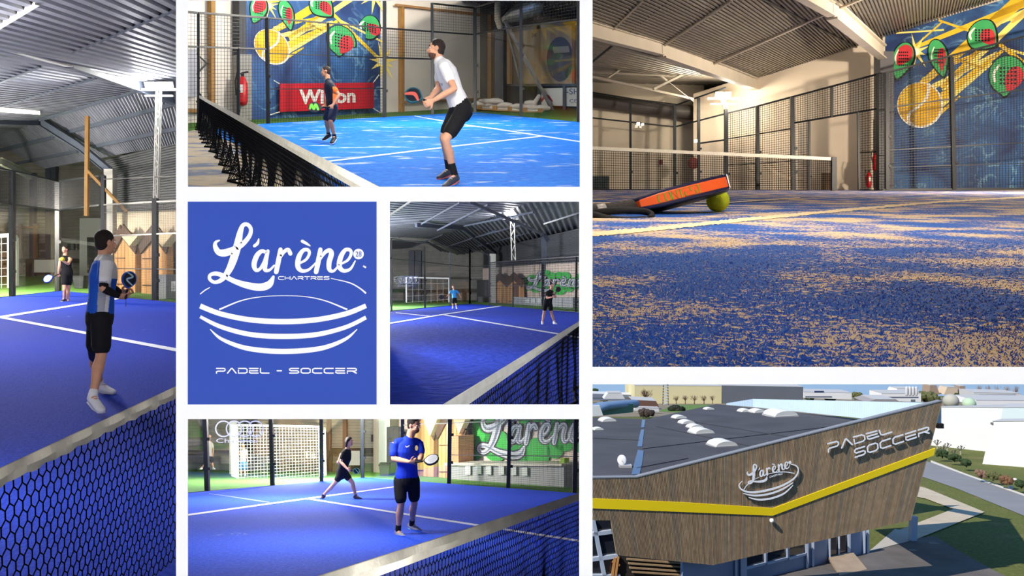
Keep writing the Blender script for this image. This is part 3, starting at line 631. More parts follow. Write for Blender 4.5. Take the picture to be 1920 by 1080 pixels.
wbox(WL, 155, 410, 196, 517, 1.0, .3, 'wall_partition', mat('panel_pale', (186, 190, 186), .7), st=True); wbox(WL, 165, 445, 188, 512, 1.4, .1, 'door_1', DG, st=True)
for k, (u, v) in enumerate(((77, 456), (77, 472), (128, 457), (146, 457))): wbox(WL, u, v, u+13, v+12, .1, .08, 'picture_frame', DG, ['small dark framed picture above another one, left of the woman', 'small dark framed picture below another one, left of the woman', 'small dark picture on wall right beside the head of the woman', 'small dark picture on wall nearest the pale partition'][k], 'picture', 'dark pictures on the far wall')
for u in (38, 66): wbox(WL, u, 420, u+5, 512, .6, .2, 'trim_timber', BROWN, st=True)
wbox(WL, 36, 425, 72, 429, .6, .2, 'trim_timber', BROWN, st=True)
def bin_(P, u, vb, vt, wpx, label):
    t = P.tg(vb); s = 1/F*t; c = px(u, vb, t); h = (vb-vt)*s; w = wpx*s/2; root = thing('trash_bin', c, label, 'trash bin'); mb = MB()
    lo = [c+V((x*w*.8, y*w*.8, 0)) for x, y in ((-1, -1), (1, -1), (1, 1), (-1, 1))]; hi = [c+V((x*w, y*w, h*.93)) for x, y in ((-1, -1), (1, -1), (1, 1), (-1, 1))]
    mb.add(lo+hi, [(3, 2, 1, 0), (0, 1, 5, 4), (1, 2, 6, 5), (2, 3, 7, 6), (3, 0, 4, 7)]); mb.build('bin_body', DG, root, bevel=.02)
    mb = MB(); mb.box(c+V((0, 0, h*.96)), (w*2.15, w*2.15, h*.08)); mb.build('bin_rim', mat('bin_black', (34, 36, 38), .5), root)
bin_(P, 152, 541, 517, 21, 'dark grey trash bin standing right of the woman in black')
# wooden cabins
def plank_mat(name, c, n):
    if name in MATS: return MATS[name]
    m, t, nn, p = nmat(name); L = t.links; p.inputs['Roughness'].default_value = .65
    tc = nn.new('ShaderNodeTexCoord'); mp = nn.new('ShaderNodeMapping'); mp.inputs['Scale'].default_value = (1, 1, .12); nz = nn.new('ShaderNodeTexNoise'); nz.inputs['Scale'].default_value = n; nz.inputs['Detail'].default_value = 5
    L.new(tc.outputs['Object'], mp.inputs[0]); L.new(mp.outputs[0], nz.inputs['Vector'])
    r = nn.new('ShaderNodeValToRGB'); r.color_ramp.elements[0].position = .35; r.color_ramp.elements[1].position = .65
    r.color_ramp.elements[0].color = (*lin([x*.8 for x in c]), 1); r.color_ramp.elements[1].color = (*lin([min(255, x*1.08) for x in c]), 1)
    L.new(nz.outputs[0], r.inputs[0]); L.new(r.outputs[0], p.inputs['Base Color']); MATS[name] = m; return m
PINE = plank_mat('pine_planks', (214, 156, 98), 3); PINED = mat('timber_dark', (82, 58, 44), .7, noise=.15, nscale=3); ROOFC = mat('cabin_roof_cream', (240, 214, 168), .7)
def cabin(pl, x0, x1, vb, ve, peak, label, trim=3, npl=6, dep=.5, strap=True):
    """x0, x1 sides; vb base; ve height of the eave; peak (u, v)"""
    root = thing('wooden_cabin', pl.p((x0+x1)/2, vb, dep), label, 'wooden cabin', None)
    mb = MB(); w = (x1-x0)/npl
    for i in range(npl):
        u0, u1 = x0+i*w+.3, x0+(i+1)*w-.3
        f_ = lambda u: max(peak[1]+trim, ve-(ve-peak[1])*max(0, min(1, (1.35*(1-abs(u-peak[0])/max(peak[0]-x0, x1-peak[0]))))))
        mb.prism([pl.p(u0, f_(u0), dep), pl.p(u1, f_(u1), dep), pl.p(u1, vb, dep), pl.p(u0, vb, dep)], -pl.n*dep*.5)
    mb.build('plank_door', PINE, root)
    for a, b in (((x0-3, ve+trim), peak), (peak, (x1+3, ve+trim))):
        mb = MB(); sc = F/pl.p(*peak).y; mb.bar(pl.p(*a, dep+.05), pl.p(*b, dep+.05), trim/sc, dep); mb.build('gable_trim', PINED, root)
    for vv in (.25, .8):
        mb = MB(); sc = F/pl.p(*peak).y; mb.bar(pl.p(x0+2, ve+(vb-ve)*vv, dep+.02), pl.p((x0+x1)/2, ve+(vb-ve)*vv, dep+.02), trim*.5/sc); mb.build('hinge_strap', PINED, root)
    return root
wbox(WR, 208, 440, 339, 546, .02, .1, 'wall_timber', PINED, st=True)
for a in ((240, 440, 276, 440, 258, 462), (300, 440, 339, 440, 320, 463)):
    mb = MB(); mb.prism([WR.p(a[0], a[1], .5), WR.p(a[2], a[3], .5), WR.p(a[4], a[5], .5)], WR.n*.3); tag(mb.build('cabin_roof', ROOFC), 'pale triangular gable board %s, tall left picture' % ('between the two pine cabins' if a[0] < 250 else 'right of the second pine cabin'), 'cabin roof')
cabin(WR, 214, 254, 550, 462, (229, 431), 'pine cabin nearest the man in the tall left picture')
cabin(WR, 265, 312, 553, 462, (290, 431), 'pine cabin right of the fence post, tall left picture')
cb = wbox(WR, 317, 515, 345, 560, .9, .6, 'counter', mat('counter_grey', (165, 165, 168), .6), 'grey bar counter end at the right edge of the tall left picture', 'counter')
wbox(WR, 322, 527, 330, 546, 1.52, .02, 'paper_notice', WPANEL, 'white paper notice taped on the grey counter, tall left picture', 'notice')
# net in front
top_ = lambda u: px(u, 878-.465*u, 1440*.7/(878-.465*u-470)); A_, B_ = top_(-330), top_(339)
net = thing('court_net', V((A_.x, A_.y, P.gz(A_.y))), 'black padel net with cream band across the bottom of the tall left picture', 'net')
N = 60; sagf = lambda s: V((0, 0, .004*math.sin(s*31)+.003*math.sin(s*77)))
mb = MB(); Ln = (B_-A_).length; side_n = (B_-A_).cross(V((0, 0, 1))).normalized()
for i in range(N):
    s0, s1 = i/N, (i+1)/N; p0, p1 = lerp(A_, B_, s0), lerp(A_, B_, s1); w0 = side_n*.006*math.sin(s0*50); w1 = side_n*.006*math.sin(s1*50)
    for sg_ in (-1, 1):
        o = side_n*.008*sg_; mb.add([p0+o*.4, p1+o*.4, p1-V((0, 0, .03))+o+w1, p0-V((0, 0, .03))+o+w0], [(0, 1, 2, 3)]); mb.add([p0-V((0, 0, .03))+o+w0, p1-V((0, 0, .03))+o+w1, p1-V((0, 0, .058))+o*.5+sagf(s1*4), p0-V((0, 0, .058))+o*.5+sagf(s0*4)], [(0, 1, 2, 3)])
mb.build('top_band', TAPE, net, True)
mb = MB(); bt = lambda s: V((lerp(A_, B_, s/Ln).x, lerp(A_, B_, s/Ln).y, P.gz(lerp(A_, B_, s/Ln).y)+.02))
net_cells(mb, lambda s: lerp(A_, B_, s/Ln)-V((0, 0, .055)), bt, Ln, 0.05, .045, .0034, lambda s, r: side_n*.03*math.sin(s*3)*r); mb.build('netting', NET, net)
# people
BLUEF = mat('shirt_blue', (28, 92, 205), .8, noise=.06, nscale=10, bump=.3); GREYF = mat('shirt_grey', (168, 172, 182), .8, noise=.05, nscale=10, bump=.3)
def shirt1(p, q):
    pe, nk = q['pe'], q['nk']; r = (p.z-pe.z)/(nk.z-pe.z); u = p.x/p.y*F+960; c = 187+12*r
    if u < c-6-5*r and r < .93: return 1
    if r < .58 and u < c+8: return 2
    if r < .62 and u > c+15: return 1
    return 0
m1, q1 = person(P, dict(hd=(198, 455, .0), nk=(197, 481, .03), pe=(187, 592, 0), shA=(199, 494, -.17), shB=(189, 492, .2), elA=(194, 541, -.24), wrA=(224, 556, -.12), haA=(236, 557, -.05),
    elB=(205, 535, .3), wrB=(232, 553, .16), haB=(243, 546, .1), hpA=(190, 600, -.08), hpB=(183, 600, .12), knA=(190, 664, -.1), knB=(177, 661, .3), anA=(174, 743, -.28), anB=(187, 720, .75), toA=(191, 769, -.42), toB=(213, 734, .72)),
    7.75, 'dark-haired man in white and blue shirt seen from behind, holding a racket', face=(.5, .87, .0), S=1.0, shirt=[mat('shirt_offwhite', (226, 226, 226), .85, bump=.3), BLUEF, GREYF], shirtfn=shirt1, shorts=BLACK, shortlen=.78,
    armsleeve=mat('sleeve_black', (14, 14, 18), .85), sleeve=.6, legmat=mat('navy_legging', (28, 34, 72), .8), leglen={'B': .12}, sock=WHITEC, sockh=.05, shoe=mat('shoe_white', (235, 236, 242), .6, noise=.05), sole=mat('sole_grey', (190, 195, 210), .6), vox=.0075, beard=False)
racket(px(236, 558, 7.66), (.12, .1, 1), (-.85, .5, .1), 'black and blue padel racket held by the man in white and blue', mat('racket_black', (26, 30, 44), .35), mat('racket_blue', (40, 90, 190), .35), S=.6, mark=(-1, [(-.06, .22, .02), (.05, .3, .03), (-.05, .36, .03), (.06, .42, .02)], mat('racket_pale', (170, 200, 230), .4)))
person(P, dict(hd=(122, 468), nk=(122, 481), pe=(126, 512), shA=(114, 487, -.1), shB=(132, 486, 0), elA=(111, 503, -.15), wrA=(110, 513, -.1), elB=(128, 495, -.25), wrB=(117, 489, -.4), hpA=(121, 518, -.1), hpB=(130, 518, .05), knA=(121, 543, -.2), knB=(128, 543, 0), anA=(120, 561, -.1), anB=(127, 563, 0), toA=(115, 564, -.25), toB=(130, 568, -.3)),
    24.2, 'woman in black dress playing beside the glass corner, racket lowered', face=(-.25, -1, 0), S=1.0, shirt=BLACK, tank=True, shorts=BLACK, shortlen=.55, hair='bun', shoe=DG, vox=.012)
racket(px(109, 515, 24.0), (-1, -.1, -.42), (.2, -1, .6), 'white and blue padel racket hanging from the hand of the woman in black', mat('racket_white', (225, 228, 235), .4), mat('racket_blue', (40, 90, 190), .35), S=1.05, holes=False, strap=False)
mb = MB(); mb.ball(px(117, 486, 23.7), .07, 10); tag(mb.build('padel_ball', mat('ball_yellow', (222, 205, 70), .9), smooth=True), 'yellow ball held up in the hand of the woman in black', 'ball')
# ================================================================ top middle opening: two men on the sandy blue court before the mural
P2 = Panel(150, 1.4, (345, 1094, -260, 361)); P2.on(); P = P2
mb = MB(); mb.poly([P.gt(-600, 2), P.gt(1500, 2), P.gt(1500, 58), P.gt(-600, 58)]); struct(mb.build('floor', turf_mat('green_turf_dark', (62, 100, 42), (84, 124, 58), amount=2, fine=30)))
T2 = turf_mat('blue_turf_sandy', (18, 104, 214), (42, 132, 232), sand=(176, 200, 226), amount=.60, fine=9, patch=1.3, stretch=(.8, 1.6, 1), soft=.12, jitter=.5)
T2S = turf_mat('sandy_turf', (120, 140, 175), (150, 150, 160), sand=(206, 192, 168), amount=.40, fine=9, patch=1.1, stretch=(.8, 1.6, 1), soft=.12, jitter=.5)
mb = MB(); mb.prism([P.g(345, 249), P.g(500, 232.5), P.g(890, 211), P.g(1096, 231), P.g(1096, 500), P.g(345, 500)], (0, 0, .02)); fl = struct(mb.build('floor_court', T2))
mb = MB(); mb.prism([P.g(345, 250, .02), P.g(376, 244, .02), P.g(660, 370, .02), P.g(660, 500, .02), P.g(345, 500, .02)], (0, 0, .012)); mb.build('worn_turf', T2S, fl)
LINE2 = mat('line_pale', (190, 216, 240), .8, noise=.06, nscale=6)
court_line(P, [(1096, 269, 2.6), (1018, 257, 2.4), (930, 243.5, 2.2), (867, 235, 2), (777, 218.5, 1.5)], fl, LINE2); court_line(P, [(1018, 257, 2.4), (855, 276, 2.6), (700, 295, 3), (610, 306, 3.4)], fl, LINE2)
FA = P.wall((500, 233), (890, 211)); FB = P.wall((890, 211), (1087, 230)); WA = P.wall((440, 226), (890, 202)); WB = P.wall((700, 195), (1090, 197))
# walls
WALLC = mat('wall_white_warm', (212, 206, 196), .85, noise=.06, nscale=.6)
mb = MB(); mb.prism([WA.p(345, -240), WA.p(900, -240), WA.p(900, 203), WA.p(345, 233)], -WA.n*.2); struct(mb.build('wall_back', WALLC))
GREYW = mat('wall_grey_mesh', (150, 145, 135), .8, noise=.15, nscale=.8)
CB = P.wallp(WA.p(900, 203), px(1096, 196, 62)); 
mb = MB(); mb.prism([CB.p(900, -240), CB.p(1096, -240), CB.p(1096, 200), CB.p(900, 203)], -CB.n*.2); struct(mb.build('wall_right', GREYW))
# mural: authored in pixels of the large right picture, carried over by an affine map
Y1 = mat('paint_yellow', (232, 190, 48), .7, noise=.1, nscale=1.5); Y2 = mat('paint_gold', (224, 172, 36), .7, noise=.12, nscale=1.5); Y3 = mat('paint_pale_yellow', (250, 226, 120), .7); PW = mat('paint_white', (238, 236, 225), .7)
PG = mat('paint_green', (64, 168, 98), .7, noise=.1, nscale=2); PR = mat('paint_red', (200, 52, 60), .7, noise=.1, nscale=2); PK = mat('paint_black', (22, 28, 34), .7)
def storm_mat(name='mural_storm_blue', c1=(22, 46, 96), c2=(52, 104, 160), sc=.35):
    m, t, n, p = nmat(name); L = t.links; p.inputs['Roughness'].default_value = .75
    tc = n.new('ShaderNodeTexCoord'); nz = n.new('ShaderNodeTexNoise'); nz.inputs['Scale'].default_value = sc; nz.inputs['Detail'].default_value = 4; nz.inputs['Distortion'].default_value = .6
    L.new(tc.outputs['Object'], nz.inputs['Vector'])
    r = n.new('ShaderNodeValToRGB'); e = r.color_ramp.elements; e[0].position = .35; e[0].color = (*lin(c1), 1); e[1].position = .68; e[1].color = (*lin(c2), 1); L.new(nz.outputs[0], r.inputs[0])
    wv = n.new('ShaderNodeTexNoise'); wv.inputs['Scale'].default_value = sc*1.3; wv.inputs['Detail'].default_value = 5; wv.inputs['Distortion'].default_value = 1.2; L.new(tc.outputs['Object'], wv.inputs['Vector'])
    ab = n.new('ShaderNodeMath'); ab.operation = 'SUBTRACT'; ab.inputs[1].default_value = .5; L.new(wv.outputs[0], ab.inputs[0]); a2 = n.new('ShaderNodeMath'); a2.operation = 'ABSOLUTE'; L.new(ab.outputs[0], a2.inputs[0])
    mr = n.new('ShaderNodeMapRange'); mr.inputs[1].default_value = 0; mr.inputs[2].default_value = .035; mr.inputs[3].default_value = .5; mr.inputs[4].default_value = 0; L.new(a2.outputs[0], mr.inputs[0])
    mk = n.new('ShaderNodeTexNoise'); mk.inputs['Scale'].default_value = sc*.9; L.new(tc.outputs['Object'], mk.inputs['Vector']); mr2 = n.new('ShaderNodeMapRange'); mr2.inputs[1].default_value = .48; mr2.inputs[2].default_value = .62; L.new(mk.outputs[0], mr2.inputs[0])
    mu = n.new('ShaderNodeMath'); mu.operation = 'MULTIPLY'; L.new(mr.outputs[0], mu.inputs[0]); L.new(mr2.outputs[0], mu.inputs[1])
    mx = n.new('ShaderNodeMixRGB'); mx.inputs[2].default_value = (*lin((150, 205, 225)), 1); L.new(r.outputs[0], mx.inputs[1]); L.new(mu.outputs[0], mx.inputs[0]); L.new(mx.outputs[0], p.inputs['Base Color']); return m
def paddle_shape(cx, cy, rx, ry, rot, bite=None):
    pts = []
    for k in range(28):
        a = 2*math.pi*k/28; x, y = rx*math.cos(a), ry*math.sin(a)
        if bite and y > ry*.1 and x > 0: x *= .45; y *= 1.1
        if not bite and y > 0: x *= 1-.55*(y/ry)**1.5; y *= 1.35
        c, s = math.cos(rot), math.sin(rot); pts.append((cx+x*c-y*s, cy+x*s+y*c))
    return pts
def mural(mp, outline, name_lab, sm, d=.01, extra_l=0):
    root = thing('wall_mural', mp(1790, 350, 0), name_lab, 'mural')
    mb = MB(); mb.prism([mp(x, y, .03) for x, y in outline], mp(1790, 200, 0)-mp(1790, 200, .03)); mb.build('painted_background', sm, root)
    mb = MB()
    # beams and stars
    for a, b, w0, w1, m in [((1725, 160), (1925, -10), 12, 26, 0), ((1700, 95), (1925, 5), 6, 14, 0), ((1760, 38), (1830, 62), 4, 5, 0), ((1830, 62), (1925, 20), 5, 10, 2), ((1700, 100), (1768, 40), 3, 3, 0), ((1680, 62), (1770, 56), 3, 3, 2), ((1745, 165), (1870, 100), 10, 8, 2),
                            ((1755, 190), (1880, 95), 16, 6, 0), ((1750, 210), (1860, 118), 10, 5, 2), ((1748, 225), (1800, 180), 8, 3, 0), ((1768, 170), (1925, 20), 7, 12, 2), ((1765, 165), (1868, 60), 9, 4, 0), ((1755, 135), (1850, 90), 7, 3, 0), ((1730, 150), (1790, 120), 8, 3, 2),
                            ((1870, 80), (1985, 168), 8, 9, 0), ((1790, 110), (1850, 130), 4, 4, 0), ((1895, 40), (1985, -5), 9, 6, 2), ((1880, 90), (1990, 120), 5, 5, 2)]:
        ribbon(mb, [(*a, w0), (*b, w1)], mp, .03, .03+d, m, smooth=False, ends=False)
    for cx, cy, r, sr in ((1717, 97, 10, 36), (1968, 10, 14, 56), (1988, 168, 14, 50)):
        st = []
        for k in range(18):
            a = math.pi*k/9+.3; rr = r*.9 if k % 2 else sr*(.55+.45*((k*7) % 5)/4); st.append((cx+rr*math.cos(a), cy+rr*math.sin(a)))
        shape(mb, st, mp, .03, .03+d*1.4, 2); disc(mb, cx, cy, r*.7, mp, .03, .03+d*1.8, 3)
    mb.build('painted_rays', [Y1, Y2, Y3, PW], root)
    for cx, cy, rx, ry, rot, bite in ((1694, 110, 19, 30, .3, None), (1760, 105, 17, 30, -.25, None), (1842, 66, 30, 24, -.9, None), (1890, 142, 34, 36, .2, True), (1958, 92, 30, 22, 1.9, True)):
        mb = MB(); shape(mb, paddle_shape(cx, cy, rx+3, ry+3, rot, bite), mp, .03, .03+d*2, 1); shape(mb, paddle_shape(cx-1, cy-1, rx, ry, rot, bite), mp, .03, .03+d*2.4, 0)
        shape(mb, paddle_shape(cx+rx*(.34 if cx > 1700 else .1), cy+(-ry*.28 if cx < 1700 else ry*.1), rx*(.48 if cx > 1700 else .8), ry*.62, rot+.25, None), mp, .03, .03+d*2.8, 2)
        ribbon(mb, [(cx-rx*.72, cy+ry*.3, rx*.12), (cx-rx*.78, cy-ry*.1, rx*.16), (cx-rx*.5, cy-ry*.55, rx*.1)], mp, .03, .03+d*3.0, 3)
        for i in range(-2, 3):
            for j in range(-2, 3): disc(mb, cx+i*rx*.2, cy+j*ry*.2, max(1.7, rx*.07), mp, .03, .03+d*3.2, 1, 6)
        mb.build('painted_racket', [PG, PK, PR, PW], root)
    mb = MB(); disc(mb, 1725, 197, 43, mp, .03, .03+d*2.6, 2, 40); disc(mb, 1724, 196, 40.5, mp, .03, .03+d*3, 0, 40)
    disc(mb, 1712, 184, 24, mp, .03, .03+d*3.3, 3, 30, 20)
    ribbon(mb, [(1742, 158, 5), (1738, 182, 5), (1722, 200, 4), (1706, 212, 5), (1704, 228, 5), (1718, 238, 4)], mp, .03, .03+d*3.8, 2)
    mb.build('painted_ball', [Y2, Y2, PW, Y1], root)
    return root
mp2 = lambda x, y, off: WA.p(510+.79*(x-1725), 88+.189*(x-1725)+.762*(y-197), off)
inv = lambda u, v: (1725+(u-510)/.79, 197+(v-88-.189*(u-510)/.79)/.762)
mural(mp2, [inv(447, -200), inv(713, -200), inv(713, 212), inv(447, 226)], 'large blue wall mural of a flying yellow ball, behind the two men and red banner', storm_mat(sc=.5), .012)
STORM = bpy.data.materials['mural_storm_blue']
# red banner
pb = lambda x, y, off: WA.p(524+x*176, 157-x*2+y*(53-x*5), .25+off)
bn = thing('sponsor_banner', pb(.5, 1, 0), 'red sponsor banner with white lettering tied across the foot of the mural', 'banner')
mb = MB(); mb.prism([pb(0, 0, 0), pb(1, 0, 0), pb(1, 1, 0), pb(0, 1, 0)], WA.n*.03); mb.build('banner_cloth', mat('banner_red', (196, 28, 42), .6, noise=.04, nscale=1), bn)
mb = MB(); text_mesh(mb, 'Wilson', pb, .21, .22, .81, .76, .05, bold=.035); mb.build('banner_lettering', PW, bn)
for a, b in (((0, 0), (-.06, -.12)), ((0, 1), (-.12, 1.1)), ((1, 0), (1.06, -.3)), ((1, 1), (1.08, 1.2))): mb = MB(); mb.bar(pb(*a, .02), pb(*b, -.1), .03); mb.build('tie_rope', PW, bn)
# timbers, column, extinguisher
for u, v0, v1, w in ((389, -240, 236, 8), (747, 10, 214, 5), (914, 28, 200, 4)): wbox(WA if u < 900 else CB, u, v0, u+w, v1, .05, .2, 'trim_timber', TIMB, st=True)
for a in ((740, 8, 915, 12, 26, 29), (750, 190, 915, 194, 184, 187)):
    mb = MB(); mb.prism([WA.p(a[0], a[1], .15), WA.p(min(a[2], 898), a[4], .15), WA.p(min(a[2], 898), a[5]+1, .15), WA.p(a[0], a[3], .15)], WA.n*.12); struct(mb.build('trim_timber', mat('timber_brown_light', (150, 112, 72), .7, noise=.1, nscale=2)))
wbox(WA, 345, 92, 366, 182, .04, .08, 'trim_panel', mat('metal_panel', (150, 152, 160), .5, .3), st=True); wbox(WA, 345, 205, 389, 212, .04, .12, 'trim_timber', TIMB, st=True)
for v0, v1 in ((100, 120), (140, 118), (190, 205)): mb = MB(); mb.bar(WA.p(368, v0, .1), WA.p(389, v1, .1), .04); struct(mb.build('trim_wire', DG))
CONC = mat('concrete', (142, 140, 134), .85, noise=.1, nscale=1.5)
wbox(WA, 436, -240, 449, 105, .05, .35, 'trim_column', DG, st=True); wbox(WA, 436, 105, 460, 228, .05, .35, 'trim_column', CONC, st=True)
def extinguisher(c, s, label, group=None):
    root = thing('fire_extinguisher', c, label, 'fire extinguisher', group); mb = MB(); c = V(c)
    mb.tube([c+V((0, 0, .1*s)), c+V((0, 0, .42*s)), c+V((0, 0, .5*s))], [.09*s, .09*s, .05*s], 14); mb.build('cylinder_body', mat('extinguisher_red', (190, 28, 34), .35), root, True)
    mb = MB(); mb.tube([c+V((0, 0, .5*s)), c+V((0, 0, .58*s))], .03*s, 8); mb.bar(c+V((-.02*s, 0, .6*s)), c+V((.1*s, 0, .62*s)), .025*s); mb.build('valve_handle', DARK, root)
    mb = MB(); mb.tube([c+V((0, 0, .57*s)), c+V((-.1*s, 0, .62*s)), c+V((-.13*s, 0, .45*s)), c+V((-.1*s, -.05*s, .2*s))], .014*s, 6); mb.build('hose', DARK, root, True)
    mb = MB(); mb.box(c+V((0, -.09*s, .3*s)), (.08*s, .01*s, .14*s)); mb.build('label_plate', PW, root)
    return root
extinguisher(WA.p(455, 200, .62), 1.9, 'red fire extinguisher hanging on the grey column left of the mural, top picture')
# right side: pallets of sandbags, plank board, banner, brace
CR = P.wallp(px(895, 208, 36), px(1090, 216, 34))
BAG = mat('sack_white', (205, 200, 192), .85, noise=.1, nscale=4, bump=.5)
sx0 = 0
pal = thing('pallet', CR.p(935, 218), 'wooden pallets carrying white sandbags behind the court corner', 'pallet')
for k in range(6): a, b = CR.p(897+k*0+0, 205+k*0, .0+k*.3), CR.p(1018, 212, .0+k*.3); mb = MB(); mb.bar(a, b, .14, .05); mb.build('pallet_slat', TIMB, pal)
for k in range(5): c = CR.p(900+k*28, 208+k*1.7, .3); mb = MB(); mb.box(c, (.2, 1.6, .18)); mb.build('pallet_block', TIMB, pal)
random.seed(4)
row = [(905, 203), (932, 204), (959, 207), (988, 210), (1008, 211), (900, 196), (921, 196), (946, 198), (972, 200), (997, 202), (1016, 203), (929, 190), (998, 194), (888+24, 191)]
labs = ['at the left end of the bottom row', 'second from left in the bottom row', 'in the middle of the bottom row', 'fourth in the bottom row', 'at the right end of the bottom row', 'at the left end of the upper row', 'second from left in the upper row', 'third in the upper row', 'fourth in the upper row', 'below the raised bag', 'at the right end of the upper row', 'lying on top of the dark cloth end', 'standing raised at the right of the heap', 'on top at the left end']
for i, (u, v) in enumerate(row):
    c = CR.p(u, v, .25+.2*(i % 2)); mb = MB(); e = random.uniform(-.12, .12); up_ = i == 12
    mb.tube([c+V((-.28, 0, -e*.3)), c+V((-.1, 0, .02)), c+V((.12, 0, .02)), c+V((.3, .02, e*.3+(.35 if up_ else 0)))], [(.16, .09), (.2, .13), (.2, .13), (.15, .09)], 12, side=(0, 1, 0))
    tag(mb.build('sandbag', BAG, smooth=True), 'white sandbag %s on the pallets, top picture' % labs[i], 'sandbag', 'white sandbags on pallets')
bd = thing('plank_board', CR.p(1030, 158, -3), 'pale plank board with dark oval emblem behind the right mesh fence', 'board')
BP = P.wallp(px(975, 200, 41), px(1090, 205, 40))
mb = MB(); mb.prism([BP.p(945, 62), BP.p(1094, 44), BP.p(1094, 157), BP.p(945, 157)], -BP.n*.1); mb.build('plank_panel', plank_mat('pale_planks', (196, 172, 132), 1.2), bd)
mb = MB(); disc(mb, 1050, 111, 25, BP.p, 0, .05, 0, 32, 42); mb.build('oval_emblem', mat('emblem_grey', (92, 92, 98), .7), bd)
mb = MB(); shape(mb, [(1036, 88), (1066, 86), (1068, 98), (1038, 100)], BP.p, 0, .08); mb.build('emblem_band', mat('emblem_pale', (178, 172, 160), .7), bd)
mb = MB(); text_mesh(mb, 'SHI', BP.p, 997, 62, 1005, 70, .06); mb.build('board_lettering', DG, bd)
for u, v0, v1, w in ((1074, 45, 175, 5), (958, 50, 160, 4)): wbox(BP, u, v0, u+w, v1, .15, .2, 'trim_timber', mat('timber_brown_light', (150, 112, 72), .7), st=True)
BM = P.wallp(px(975, 215, 37), px(1090, 222, 36))
wbox(BM, 945, 159, 1094, 163, 0, .15, 'trim_rail', DG, st=True)
for u in (1010, 1057): wbox(BM, u, 162, u+5, 215, .05, .2, 'trim_post', DG, st=True)
ab = thing('advert_board', BM.p(1048, 200), 'white advert banner with dark blue lettering at right fence, top picture', 'banner')
mb = MB(); mb.prism([BM.p(1008, 166), BM.p(1094, 164), BM.p(1094, 200), BM.p(1006, 197)], -BM.n*.05); mb.build('banner_cloth', WPANEL, ab)
mb = MB(); text_mesh(mb, '-SHI', BM.p, 1062, 166, 1090, 177, .03); mb.build('banner_lettering', mat('ink_blue', (42, 62, 110), .7), ab)
mb = MB(); text_mesh(mb, 'CE P', BM.p, 1068, 186, 1092, 192, .03); mb.build('banner_lettering', mat('ink_blue', (42, 62, 110), .7), ab)
mb = MB(); ribbon(mb, [(1012, 194, 2), (1024, 180, 6), (1036, 190, 2)], BM.p, 0, .03); mb.build('banner_emblem', mat('ink_red', (168, 60, 60), .7), ab)
mb = MB(); mb.bar(px(946, 38, 35), px(1040, 214, 36), .13); mb.bar(px(946, 38, 35), px(975, 150, 37), .08); tag(mb.build('steel_brace', mat('brace_grey', (120, 122, 126), .5)), 'slanted grey steel brace leaning behind the right mesh fence', 'brace')
pp = mat('pipe_cream', (205, 196, 172), .5); mb = MB(); mb.tube([CR.p(933, -60), CR.p(933, 38), CR.p(937, 50)], .14, 10); tag(mb.build('drain_pipe', pp, smooth=True), 'cream pipe coming down beside the corner of top picture', 'pipe')
wbox(CR, 934, 55, 950, 196, -.6, .4, 'trim_column', DG, st=True)
mb = MB(); a, b = CR.p(948, 36, -.5), CR.p(1000, 10, -.5); mb.tube([a, lerp(a, b, .3), b], [.2, .34, .5], 12); struct(mb.build('trim_duct', mat('foil', (205, 205, 208), .3, .6, bump=.8, noise=.1), smooth=True))
# roof seen at the upper right
RC = Plane(px(820, 5, 30), px(1090, -20, 26), px(1000, 45, 42)); mb = MB(); mb.sheet(px(830, -20, 26), px(1100, -60, 22), px(1100, 42, 46), px(880, 12, 46), 40, .08); struct(mb.build('ceiling', CORR))
# fence
fence(P, FA, 'black mesh court fence in front of the mural, top picture', [(372, 24, 372, 247, 4), (447, 90, 447, 238, 4), (500, 34, 503, 233, 6), (615, 43, 617, 226, 4.5), (721, -30, 721, 221, 6), (810, 6, 811, 217, 5), (890, 15, 891, 212, 6)],
      [(345, 22, 500, 33.5, 3.5), (500, 33.5, 721, 52.5, 2.4), (721, 53, 890, 65, 2.4), (345, 87, 500, 92, 3), (500, 100, 721, 108, 1.6), (721, 108, 811, 111, 2.4), (500, 167, 721, 166, 1.4), (810, 6.5, 890, 15, 2.6), (500, 234, 890, 212, 2.6), (372, 249, 503, 234, 2), (372, 25, 372, 88, 3)],
      [[(345, 22), (500, 33.5), (500, 233), (345, 248)], [(500, 33.5), (721, 53), (721, 221), (500, 233)], [(721, 53), (890, 65), (811, 111), (721, 108)] if False else [(721, 53), (811, 59), (811, 111), (721, 108)], [(811, 7), (890, 15), (890, 64), (811, 59)]],
      [[(722, 112), (810, 114), (810, 217), (722, 221)], [(812, 62), (889, 67), (889, 211), (812, 216)]], cell=(.11, .11), wire=.008)
fence(P, FB, 'glass and mesh court fence at the right side of top picture', [(891, 15, 891, 212, 5), (977, -40, 977, 219, 6), (1085, -60, 1085, 230, 7)],
      [(890, 15, 977, -12, 2.6), (890, 64, 977, 49, 2.6), (977, 49, 1094, 35, 2.6), (890, 212, 1094, 231, 2.6)],
      [[(891, 15), (977, -12), (977, 49), (891, 64)], [(977, -12), (1094, -50), (1094, 35), (977, 49)]], [[(892, 66), (976, 51), (976, 219), (892, 211)], [(979, 50), (1084, 38), (1084, 229), (979, 219)]], cell=(.11, .11), wire=.008)
